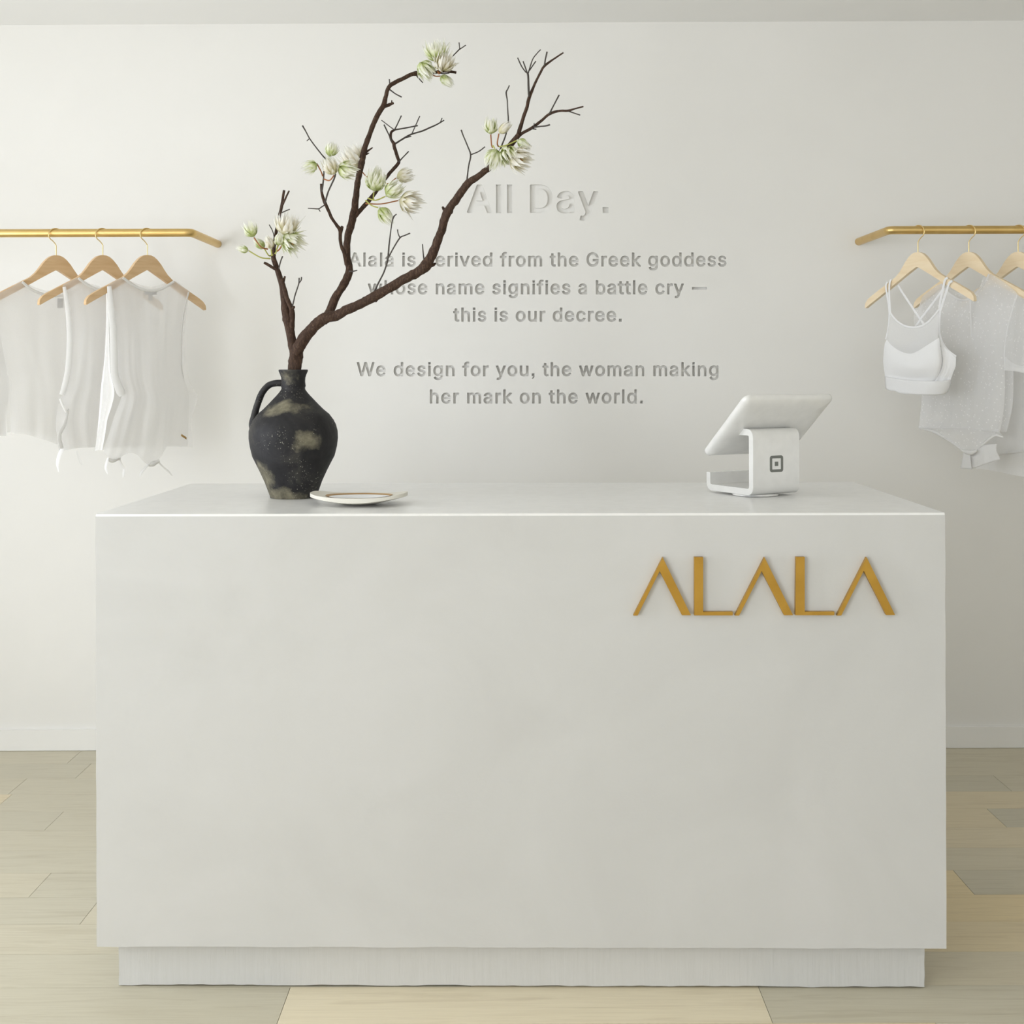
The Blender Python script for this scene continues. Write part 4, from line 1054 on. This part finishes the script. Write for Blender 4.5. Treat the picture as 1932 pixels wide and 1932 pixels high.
def hook_mesh(side):
    """Wire hook; 'side' is the sense in which it swings out before it arches over the rail."""
    bm = bmesh.new()
    top = HT; rr = 0.0215
    cz = top - rr - 0.0
    pts = [(0, 0, -0.012), (0, 0, 0.022), (0.001*side, 0, 0.034)]
    a0 = -62
    for k in range(0, 15):
        a = R(a0 + k*(62 + 90 + 62)/14)
        pts.append((side*rr*1.22*math.cos(a), 0, cz + rr*math.sin(a)))
    tube(bm, pts, 0.00165, 8, 3, up=(0, 1, 0))
    return bm
RAILR = 0.0132
HDROP = 0.0715     # rail centre to the crown of the hanger
HT = HDROP + RAILR + 0.0017
hb = {}; hooks = {}
HANG = {}
def make_hanger(px, side, phi, label, group, rz, yaw_extra=0.0, tiltz=0.0):
    c = at(px, 480, YR)
    rz_rail = rl.z if side < 0 else rr_.z
    loc = Vector((c.x, YR, rz_rail - HDROP))
    ang = phi if side < 0 else -phi
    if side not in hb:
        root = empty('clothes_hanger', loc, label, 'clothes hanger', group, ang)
        b = finish('hanger_arms', hanger_body_mesh(), M['beech' if side < 0 else 'beech_lit'], root, local=True, angle=50)
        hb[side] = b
    else:
        root = empty('clothes_hanger', loc, label, 'clothes hanger', group, ang)
        b = hb[side].copy(); COL.objects.link(b); b.parent = root
    if side not in hooks:
        h = finish('hook', hook_mesh(side), M['hook'], root, local=True, angle=60); hooks[side] = h
    else:
        h = hooks[side].copy(); COL.objects.link(h); h.parent = root
    h['label'] = 'brass wire hook'
    d = Vector((math.cos(ang), math.sin(ang), 0))
    return (loc, d)
PL, PRt = R(51), R(60)
H1 = make_hanger(106, -1, PL, 'pale wooden hanger on the left rail, furthest left in view, under the sleeved top', 'hangers on the left rail', 0)
H2 = make_hanger(194, -1, PL, 'pale wooden hanger on the left rail, the middle one in view', 'hangers on the left rail', 0)
H3 = make_hanger(278, -1, PL, 'pale wooden hanger on the left rail, nearest the bent end of the rail', 'hangers on the left rail', 0)
G1 = make_hanger(1732, 1, PRt, 'pale wooden hanger with brass hook holding the white strappy bra', 'hangers on the right rail', 0)
G2 = make_hanger(1828, 1, PRt, 'pale wooden hanger carrying the dotted mesh top behind the bra', 'hangers on the right rail', 0)
G3 = make_hanger(1921, 1, PRt, 'pale wooden hanger at the right edge of the picture carrying the plain white tee', 'hangers on the right rail', 0)

# ------------------------------------------------------------------ garments
class Plane:
    """Vertical plane of a hanger; off > 0 lies on its front (viewer) side."""
    def __init__(self, H):
        self.c, self.d = H
        self.n = Vector((self.d.y, -self.d.x, 0))
    def pt(self, px, py, off=0.0):
        r = at(px, py, 1.0) - Vector((0, 0, EYE))
        c = self.c + self.n*off
        t = (c.dot(self.n)) / r.dot(self.n)
        return Vector((0, 0, EYE)) + r*t
def resample(poly, n):
    P = [Vector(p) for p in poly]
    if len(P) > 2:
        Q, _ = catmull([Vector((p[0], p[1], 0)) for p in P], [1]*len(P), 6)
        P = [Vector((q.x, q.y)) for q in Q]
    ds = [0]
    for a, b in zip(P, P[1:]): ds.append(ds[-1] + (b - a).length)
    out = []; j = 0
    for i in range(n + 1):
        s = ds[-1]*i/n
        while j < len(P) - 2 and ds[j+1] < s: j += 1
        u = (s - ds[j])/max(ds[j+1] - ds[j], 1e-9)
        out.append(P[j]*(1-u) + P[j+1]*u)
    return out
def coons(top, bottom, left, right, ns, nt):
    T, B = resample(top, ns), resample(bottom, ns)
    Lf, Rt = resample(left, nt), resample(right, nt)
    G = []
    for j in range(nt + 1):
        v = j/nt; row = []
        for i in range(ns + 1):
            u = i/ns
            p = T[i]*(1-v) + B[i]*v + Lf[j]*(1-u) + Rt[j]*u - (T[0]*(1-u)*(1-v) + T[-1]*u*(1-v) + B[0]*(1-u)*v + B[-1]*u*v)
            row.append(p)
        G.append(row)
    return G
def fabric(name, plane, G, offs, mat, parent, seed=0.0, fold=0.006, freq=5.0, thick=0.0, label=None):
    """Cloth sheet from a grid of points on a garment's plane; offs(u, v) is its distance in front of the plane."""
    bm = bmesh.new(); nt, ns = len(G) - 1, len(G[0]) - 1
    vs = []
    for j in range(nt + 1):
        row = []
        for i in range(ns + 1):
            u, v = i/ns, j/nt
            k = fold*(0.25 + 0.75*v)*(noise.noise(Vector((u*freq + 0.6*v, v*1.4, seed))) + 0.5*noise.noise(Vector((u*freq*2.3, v*2.0, seed + 7))))
            p = plane.pt(G[j][i][0], G[j][i][1], offs(u, v))
            row.append(bm.verts.new(p + plane.n*k))
        vs.append(row)
    for j in range(nt):
        for i in range(ns):
            bm.faces.new((vs[j][i], vs[j][i+1], vs[j+1][i+1], vs[j+1][i]))
    o = finish(name, bm, mat, parent, angle=80)
    if thick:
        m = o.modifiers.new('thickness', 'SOLIDIFY'); m.thickness = thick; m.offset = 0
    if label: o['label'] = label
    return o
def band(name, plane, pts, w, offs, mat, parent, seg=8, flat=0.35, label=None, up=None):
    """Narrow ribbon with thickness along pixel points; w = half width in px, offs = list or number."""
    P = []; n = len(pts)
    for i, p in enumerate(pts):
        of = offs if isinstance(offs, (int, float)) else offs[0] + (offs[1] - offs[0])*i/(n - 1)
        P.append(plane.pt(p[0], p[1], of))
    ww = w if isinstance(w, (list, tuple)) else [w]*n
    bm = bmesh.new()
    tube(bm, P, [x/590.0 for x in ww], seg, 4, flat=flat, up=up or plane.n)
    o = finish(name, bm, mat, parent, angle=80)
    if label: o['label'] = label
    return o
def sh(pts, dx, dy=0): return [(x + dx, y + dy) for x, y in pts]
bulge = lambda amp, edge=0.0: (lambda u, v: 0.009 + edge + amp*math.sin(PI*u)**0.8*min(1, v*2.5))
back = lambda amp: (lambda u, v: -0.009 - amp*math.sin(PI*u)**0.8*min(1, v*2.5))

# --- tank nearest the bent end of the left rail
p3 = Plane(H3)
t3 = empty('tank_top', p3.c + Vector((0, 0, -0.08)), 'sheer white sleeveless top with tied hem and small brown badge, nearest the rail end', 'top', 'sheer tank tops on the left rail')
nk = [(203,538),(217,530),(232,523),(250,536),(268,544.5),(285,547),(305,544),(319,536),(328,530),(343,540),(357,550)]
lf = [(203,538),(212,572),(219,620),(221,660),(222,700),(226,722),(231,742),(226,760),(217,782),(209,806),(201,830),(194,848)]
rt = [(357,550),(351,575),(345,612),(343,650),(343,690),(347,716),(354,738),(356,770),(355,806),(354,842)]
bt = [(194,848),(200,860),(211,867),(226,862),(242,855),(257,857),(266,868),(279,877),(292,874),(301,862),(309,850),(321,841),(338,841),(354,842)]
fabric('front_panel', p3, coons(nk, bt, lf, rt, 40, 44), bulge(0.028, 0.002), M['jersey'], t3, 1.0, 0.014, 6.0)
nb = [(202,537),(217,530),(232,523),(252,533),(285,541),(312,534),(328,529),(343,539),(358,550)]
lb = [(202,537),(202,600),(199,660),(194,720),(189,780),(183,820),(178,851)]
rb = [(358,550),(352,590),(349,640),(352,700),(362,730),(373,746),(367,772),(360,794),(361,818),(361,844)]
bb_ = [(178,851),(215,846),(260,842),(310,842),(361,844)]
fabric('back_panel', p3, coons(nb, bb_, lb, rb, 36, 40), back(0.03), M['jersey'], t3, 4.0, 0.010, 5.0)
fabric('lit_back_strip', p3, coons([(200,548),(204,551)], [(179,850),(193,849)], [(200,548),(200,620),(197,680),(191,730),(187,780),(183,820),(179,850)], [(204,551),(206,640),(208,700),(216,738),(211,766),(203,790),(199,815),(193,849)], 6, 34), lambda u, v: -0.042 + 0.048*u, M['band'], t3, 6.0, 0.004, 3.0)  # added opaque strip: window light on the back panel given as whiter cloth
band('neckband', p3, [(232,524),(250,537),(268,545.5),(285,548),(305,545),(319,537),(328,531)], 2.6, 0.013, M['band'], t3)
band('armhole_band', p3, [(206,540),(209,572),(213,620),(214.5,660),(215.5,700),(220,720),(227,738),(231,746)], [4,5,6,6.5,6.5,7,8,6], 0.019, M['band'], t3, flat=0.2, up=(0.45, -0.89, 0))
band('armhole_band', p3, [(356,551),(349.5,577),(344,612),(342,650),(342,690),(346,716)], 1.8, 0.012, M['band'], t3)
band('hem_tie', p3, [(204,864),(201,874),(199.5,883),(202,891),(203.5,895)], [2.5,3.2,2.8,2,0.8], [0.02,0.03], M['band'], t3, up=(-0.35, -0.94, 0))
band('hem_tie', p3, [(225,865),(229,876),(234,885),(233,894),(232,901)], [2.2,3,3.2,2.4,0.8], [0.02,0.03], M['band'], t3, up=(-0.35, -0.94, 0))
band('hem_tie', p3, [(280,876),(272,885),(266,893),(264,900)], [2.2,3,2.6,0.8], [0.03,0.035], M['band'], t3, up=(-0.35, -0.94, 0))
band('hem_tie', p3, [(299,872),(308,881),(317,889),(325,898)], [2.2,1.8,2.4,0.8], [0.03,0.035], M['band'], t3, up=(-0.35, -0.94, 0))
band('hem_knot', p3, [(278,877),(288,875),(300,869)], [3,5.5,3], 0.035, M['band'], t3, flat=0.8, up=(-0.35, -0.94, 0))
band('hem_knot', p3, [(203,866),(213,869),(226,864)], [3,4.5,3], 0.022, M['band'], t3, flat=0.8, up=(-0.35, -0.94, 0))
o = fabric('hem_badge', p3, coons([(342.5,819),(352,825)], [(341.5,822.5),(351.5,829)], [(342.5,819),(341.5,822.5)], [(352,825),(351.5,829)], 3, 2), lambda u, v: 0.030, M['badge'], t3, 0, 0, 1, 0.0012, 'brown leather badge')
fabric('care_label', p3, coons([(272,549.5),(296,549.5)], [(272,556),(296,556)], [(272,549.5),(272,556)], [(296,549.5),(296,556)], 3, 2), lambda u, v: -0.012, M['tagcloth'], t3, 0, 0, 1, 0.0008)
fabric('care_label', p3, coons([(280,556),(288,556)], [(280,567),(288,567)], [(280,556),(280,567)], [(288,556),(288,567)], 2, 3), lambda u, v: -0.0125, M['tagcloth'], t3, 0, 0, 1, 0.0008)

# --- middle tank
p2 = Plane(H2)
t2 = empty('tank_top', p2.c + Vector((0, 0, -0.08)), 'sheer white sleeveless top with tied hem, the middle garment on the left rail', 'top', 'sheer tank tops on the left rail')
nk2 = [(118,538),(133,530),(148,524),(166,537),(184,545),(201,548),(221,545),(235,537),(244,531),(259,541),(272,551)]
lf2 = [(118,538),(127,572),(132,620),(131,660),(128,700),(122,735),(115,752),(110,768),(107,788),(107,808),(110,825),(114,838),(116,850)]
rt2 = [(272,551),(266,577),(260,614),(258,652),(259,692),(263,718),(270,740),(272,772),(271,808),(270,843)]
bt2 = [(116,850),(128,849),(141,846),(158,845),(180,844),(200,844),(220,843),(245,842),(270,843)]
fabric('front_panel', p2, coons(nk2, bt2, lf2, rt2, 36, 40), bulge(0.026, 0.002), M['jersey'], t2, 11.0, 0.013, 6.0)
nb2 = [(117,537),(133,530),(148,523),(168,534),(201,542),(228,535),(244,530),(273,551)]
lb2 = [(117,537),(123,600),(124,660),(118,720),(106,765),(104,800),(112,850)]
rb2 = [(273,551),(267,600),(264,650),(268,720),(278,750),(274,800),(275,845)]
fabric('back_panel', p2, coons(nb2, [(112,850),(150,845),(200,843),(275,845)], lb2, rb2, 32, 36), back(0.026), M['jersey'], t2, 14.0, 0.010, 5.0)
band('neckband', p2, [(148,525),(166,538),(184,546),(201,549),(221,546),(235,538),(244,532)], 2.6, 0.013, M['band'], t2)
band('armhole_band', p2, [(121,541),(127,575),(131,620),(131,660),(128,698),(122,727),(116,745)], [3,4.5,5,5,5,5,4], 0.019, M['band'], t2, flat=0.2, up=(0.45, -0.89, 0))
band('hem_fold', p2, [(113,752),(119,766),(126,778),(129,772),(122,800),(112,822),(116,846)], [2,2.5,2,2,4,4.5,5], 0.026, M['band'], t2, flat=0.3, up=(0.2, -0.98, 0))
band('hem_tie', p2, [(117,848),(111,862),(108.5,876),(111,891)], [5,4.5,3.4,1], [0.02,0.028], M['band'], t2, flat=0.3, up=(-0.35, -0.94, 0))
band('hem_tie', p2, [(145,850),(149,862),(152,871),(154,878)], [1.5,3.0,2.8,0.7], [0.03,0.035], M['band'], t2, flat=0.3, up=(-0.35, -0.94, 0))
fabric('care_label', p2, coons([(191,550),(213,550)], [(191,557),(213,557)], [(191,550),(191,557)], [(213,550),(213,557)], 3, 2), lambda u, v: -0.012, M['tagcloth'], t2, 0, 0, 1, 0.0008)

# --- sleeved top on the far left
p1 = Plane(H1)
t1 = empty('sleeved_top', p1.c + Vector((0, 0, -0.08)), 'sheer white cropped top with a sleeve, furthest left on the left rail', 'top')
nk1 = [(-12,558),(18,544),(42,531),(58,544),(78,553),(100,557),(122,555),(142,547),(158,535),(180,548),(204,562)]
lf1 = [(-12,558),(-6,620),(4,670),(16,706),(22,722),(21,760),(21,790),(21,819)]
rt1 = [(204,562),(198,620),(192,680),(188,740),(182,800),(176,843)]
bt1 = [(21,819),(45,819),(70,826),(95,834),(115,840),(145,843),(176,843)]
fabric('front_panel', p1, coons(nk1, bt1, lf1, rt1, 34, 34), bulge(0.028, 0.002), M['jersey'], t1, 21.0, 0.010, 5.0)
nb1 = [(-12,557),(18,543),(42,530),(62,541),(100,549),(140,541),(158,534),(204,561)]
fabric('back_panel', p1, coons(nb1, [(14,816),(60,815),(120,830),(178,838)], [(-12,557),(-4,640),(10,720),(14,816)], [(204,561),(200,640),(190,740),(178,838)], 30, 32), back(0.026), M['jersey'], t1, 24.0, 0.008, 5.0)
fabric('sleeve', p1, coons([(-14,557),(-5,600),(6,664),(16,712)], [(-82,812),(-55,818),(-20,822),(12,823)], [(-14,557),(-45,600),(-68,700),(-82,812)], [(16,712),(18,735),(13,775),(12,823)], 16, 26), lambda u, v: 0.022 + 0.02*math.sin(PI*u), M['jersey'], t1, 27.0, 0.008, 4.0)
fabric('sleeve', p1, coons([(-14,557),(-5,600),(6,664),(16,712)], [(-82,812),(-55,815),(-20,818),(10,821)], [(-14,557),(-45,600),(-68,700),(-82,812)], [(16,712),(17,735),(11,775),(10,821)], 16, 26), lambda u, v: -0.02*math.sin(PI*u), M['band'], t1, 29.0, 0.008, 4.0)
band('neckband', p1, [(42,532),(58,545),(78,554),(100,558),(122,556),(142,548),(158,536)], 2.6, 0.013, M['band'], t1)
fabric('care_label', p1, coons([(108,563),(119,563)], [(108,581),(119,581)], [(108,563),(108,581)], [(119,563),(119,581)], 2, 3), lambda u, v: -0.012, M['tagcloth'], t1, 0, 0, 1, 0.0008)

# --- strappy bra
q1 = Plane(G1)
b1 = empty('sports_bra', q1.c + Vector((0, 0, -0.09)), 'white strappy sports bra with sheer yoke, on the first hanger of the right rail', 'bra')
yk_top = [(1677,586),(1681,592),(1686,599),(1695,608),(1707,615),(1721,617.5),(1736,616),(1749,609),(1760,598),(1768,588),(1773,582)]
yk_bot = [(1673,641),(1683,652),(1696,661),(1709,666),(1720,667),(1732,662),(1742,656),(1756,647),(1770,638)]
fabric('mesh_yoke', q1, coons(yk_top, yk_bot, [(1677,586),(1677,605),(1675,622),(1673,641)], [(1773,582),(1772,600),(1771,620),(1770,638)], 28, 14), lambda u, v: 0.016 + 0.020*v*math.sin(PI*u)**0.6, M['yoke'], b1, 31.0, 0.002, 4.0)
fabric('front_cup', q1, coons(yk_bot + [(1772,637)], [(1670,710),(1684,713),(1700,716),(1722,718),(1745,718.5),(1764,719)], [(1673,641),(1669,650),(1666.5,676),(1667.5,692),(1670,710)], [(1772,637),(1775,660),(1777,685),(1772,705),(1764,719)], 30, 22),
       lambda u, v: 0.016 + 0.036*math.sin(PI*u)**0.6*(0.55 + 0.45*math.sin(PI*min(1, v*1.1))) , M['bra'], b1, 33.0, 0.003, 3.0)
fabric('side_panel', q1, coons([(1772,628),(1777.5,646),(1788,661),(1804,673)], [(1763,719),(1775,719),(1786,718),(1794,716)], [(1772,628),(1776,660),(1777,690),(1763,719)], [(1804,673),(1803,688),(1798,703),(1794,716)], 14, 18),
       lambda u, v: 0.018 - 0.030*u, M['bra'], b1, 35.0, 0.007, 5.0)
fabric('back_panel', q1, coons([(1680,640),(1700,655),(1735,640),(1775,655),(1803,674)], [(1674,712),(1720,712),(1760,712),(1794,716)], [(1680,640),(1672,665),(1671,690),(1674,712)], [(1803,674),(1803,690),(1797,705),(1794,716)], 20, 14),
       lambda u, v: -0.012 - 0.03*math.sin(PI*u), M['bra'], b1, 36.0, 0.003, 4.0)
fabric('underband', q1, coons([(1670,710),(1684,713),(1700,716),(1722,718),(1745,718.5),(1764,719),(1780,718.5),(1794,716)], [(1672,734),(1680,737),(1690,738),(1698,742),(1728,744.5),(1754,745.5),(1777,744.5),(1788,740)], [(1670,710),(1670.5,722),(1672,734)], [(1794,716),(1792,728),(1788,740)], 36, 8),
       lambda u, v: 0.017 + 0.036*math.sin(PI*u)**0.7 - 0.030*u**4, M['bra'], b1, 37.0, 0.003, 5.0, 0.002)
band('neck_binding', q1, yk_top, 2.0, 0.0185, M['bra'], b1)
band('strap', q1, [(1674,532),(1671.5,539),(1673,553),(1676,572),(1678,588)], 2.1, [0.010,0.017], M['bra'], b1)
band('strap', q1, [(1681,527),(1678.5,534),(1677.5,551),(1678.5,570),(1679.5,588)], 2.1, [0.010,0.018], M['bra'], b1)
band('strap', q1, [(1788,524),(1783,528),(1779,545),(1775,563),(1772,582)], 2.3, [0.010,0.017], M['bra'], b1)
band('strap', q1, [(1797,530),(1791,534),(1786,549),(1780,567),(1774,586)], 2.3, [0.010,0.018], M['bra'], b1)
band('armhole_binding', q1, [(1774,584),(1772.5,606),(1772.5,628),(1778,646),(1788.5,661),(1804,673)], 2.2, [0.018,-0.01], M['bra'], b1)
band('armhole_binding', q1, [(1677.5,586),(1677,605),(1674.5,624),(1671,640)], 1.5, 0.016, M['bra'], b1)
band('cross_strap', q1, [(1692,534),(1700,548),(1715,571),(1736,602),(1747,618)], 2.4, [-0.010,-0.028], M['bra'], b1)
band('cross_strap', q1, [(1780,545),(1770,558),(1752,582),(1738,600),(1727,617)], 2.4, [-0.010,-0.026], M['bra'], b1)

# --- dotted mesh top
q2 = Plane(G2)
b2 = empty('mesh_top', q2.c + Vector((0, 0, -0.09)), 'see-through dotted white mesh top with a knotted hem, hanging behind the bra', 'top')
mk = [(1740,560),(1757,546),(1775,536),(1785,548),(1798,558),(1814,565.5),(1830,562),(1841,553),(1856,536),(1866,517),(1890,530),(1914,548),(1920,556)]
ml = [(1740,560),(1732,590),(1735,640),(1742,690),(1741,748),(1738,776),(1734,806)]
mr = [(1920,556),(1911,579),(1903,610),(1897,642),(1895,690),(1894,740),(1891,780),(1885,813)]
mb = [(1734,806),(1765,806.5),(1795,806.5),(1818,807),(1850,810),(1885,813)]
fabric('front_panel', q2, coons(mk, mb, ml, mr, 44, 40), bulge(0.026, 0.003), M['mesh'], b2, 41.0, 0.010, 6.0)
kb = [(1738,562),(1757,545),(1776,534),(1797,548),(1820,554),(1845,545),(1865,515),(1921,556)]
fabric('back_panel', q2, coons(kb, [(1736,808),(1770,812),(1820,818),(1870,816),(1898,815)], [(1738,562),(1724,600),(1738,690),(1738,780),(1736,808)], [(1921,556),(1912,640),(1913,712),(1910,765),(1898,815)], 36, 36), back(0.024), M['mesh'], b2, 44.0, 0.008, 5.0)
band('placket', q2, [(1830,566),(1832,620),(1830,690),(1828,750),(1825,805)], 1.6, 0.034, M['yoke'], b2, flat=0.3)
band('hem', q2, mb, 3.0, 0.016, M['yoke'], b2, flat=0.4)
band('neckband', q2, [(1775,536),(1785,549),(1798,559),(1814,566.5),(1830,563),(1841,554),(1856,537),(1866,517)], 2.0, 0.013, M['yoke'], b2)
band('sleeve_seam', q2, [(1919,556),(1911,579),(1903,610),(1897,642),(1895,670),(1896,699)], 1.7, 0.016, M['yoke'], b2)
fabric('sleeve', q2, coons([(1920,556),(1938,568),(1955,580)], [(1896,699),(1913,700),(1932,702),(1962,706)], [(1920,556),(1911,579),(1903,610),(1896,642),(1895,670),(1896,699)], [(1955,580),(1966,640),(1962,706)], 16, 22), lambda u, v: 0.014 + 0.03*math.sin(PI*u), M['mesh'], b2, 47.0, 0.010, 3.0)
fabric('sleeve_cuff', q2, coons([(1895.5,672),(1910,684),(1926,690),(1946,686),(1964,680)], [(1896,699),(1913,700),(1932,703),(1962,706)], [(1895.5,672),(1896,699)], [(1964,680),(1962,706)], 18, 6), lambda u, v: 0.016 + 0.034*math.sin(PI*u), M['yoke'], b2, 48.0, 0.008, 4.0)
fabric('front_tail', q2, coons([(1734,806),(1780,807),(1830,808),(1885,813)], [(1734,808),(1766,816),(1794,833),(1818,850),(1839,853),(1856,837),(1876,822),(1892,825)], [(1734,806),(1734,808)], [(1885,813),(1892,825)], 40, 12), lambda u, v: 0.004 + 0.02*math.sin(PI*u), M['mesh'], b2, 49.0, 0.006, 5.0)
band('hem', q2, [(1734,808),(1750,811),(1766,816.5),(1794,833),(1818,850),(1830,852),(1840,852),(1856,837),(1876,822),(1892,825)], [2,2.4,2.8,3,3,3,3,2.8,2.6,1.2], [0.010,0.018], M['band'], b2, flat=0.5)
band('hem_knot', q2, [(1815,850),(1824,853),(1834,854),(1843,850)], [2,4,4.5,2], 0.03, M['band'], b2, flat=0.8)
fabric('hem_tie', q2, coons([(1817,854),(1831,855)], [(1812,884),(1834,885.5)], [(1817,854),(1815.5,868),(1812,884)], [(1831,855),(1832,870),(1834,885.5)], 8, 10), lambda u, v: 0.028, M['yoke'], b2, 51.0, 0.006, 3.0, 0.001)
fabric('hem_tie', q2, coons([(1830,855),(1842,850),(1856,840),(1880,838)], [(1832,884.5),(1845,881),(1865,874),(1885.5,867)], [(1830,855),(1831,870),(1832,884.5)], [(1880,838),(1881,852),(1885.5,867)], 14, 12), lambda u, v: 0.018, M['tee'], b2, 53.0, 0.008, 4.0, 0.001)

# --- plain tee at the right edge
q3 = Plane(G3)
b3 = empty('plain_tee', q3.c + Vector((0, 0, -0.09)), 'plain white long tee cut by the right edge of the picture, black neck label', 'top')
tk = [(1832,566),(1850,552),(1868,538),(1880,552),(1900,565),(1921,569),(1942,565),(1958,548),(1966,528),(1990,542),(2014,560)]
tl_ = [(1832,566),(1834,640),(1842,720),(1846,800),(1842,884)]
tr_ = [(2014,560),(2004,640),(2000,720),(1998,800),(1996,908)]
tb = [(1842,884),(1860,886),(1890,891.5),(1911,896),(1932,899.5),(1965,904),(1996,908)]
fabric('front_panel', q3, coons(tk, tb, tl_, tr_, 34, 36), bulge(0.024, 0.002), M['tee'], b3, 61.0, 0.010, 5.0)
fabric('back_panel', q3, coons([(1832,565),(1850,551),(1869,536),(1895,552),(1921,556),(1948,545),(1966,526),(2014,559)], [(1840,870),(1890,866),(1940,862),(1996,880)], [(1832,565),(1834,640),(1840,720),(1840,870)], [(2014,559),(2004,640),(2002,720),(1996,880)], 30, 30), back(0.024), M['tee'], b3, 64.0, 0.008, 5.0)
band('hem_fold', q3, [(1884,858),(1900,855),(1920,853),(1945,851),(1985,852)], [1,2,2,2,1.5], 0.036, M['tee'], b3, flat=0.6)
band('neckband', q3, [(1868,539),(1880,553),(1900,566),(1921,570),(1942,566),(1958,549),(1966,529)], 2.4, 0.013, M['tee'], b3)
fabric('neck_label', q3, coons([(1926,557),(1946,555)], [(1929,565),(1949,564)], [(1926,557),(1929,565)], [(1946,555),(1949,564)], 3, 2), lambda u, v: 0.016, M['blacklabel'], b3, 0, 0, 1, 0.0008, 'black woven neck label')
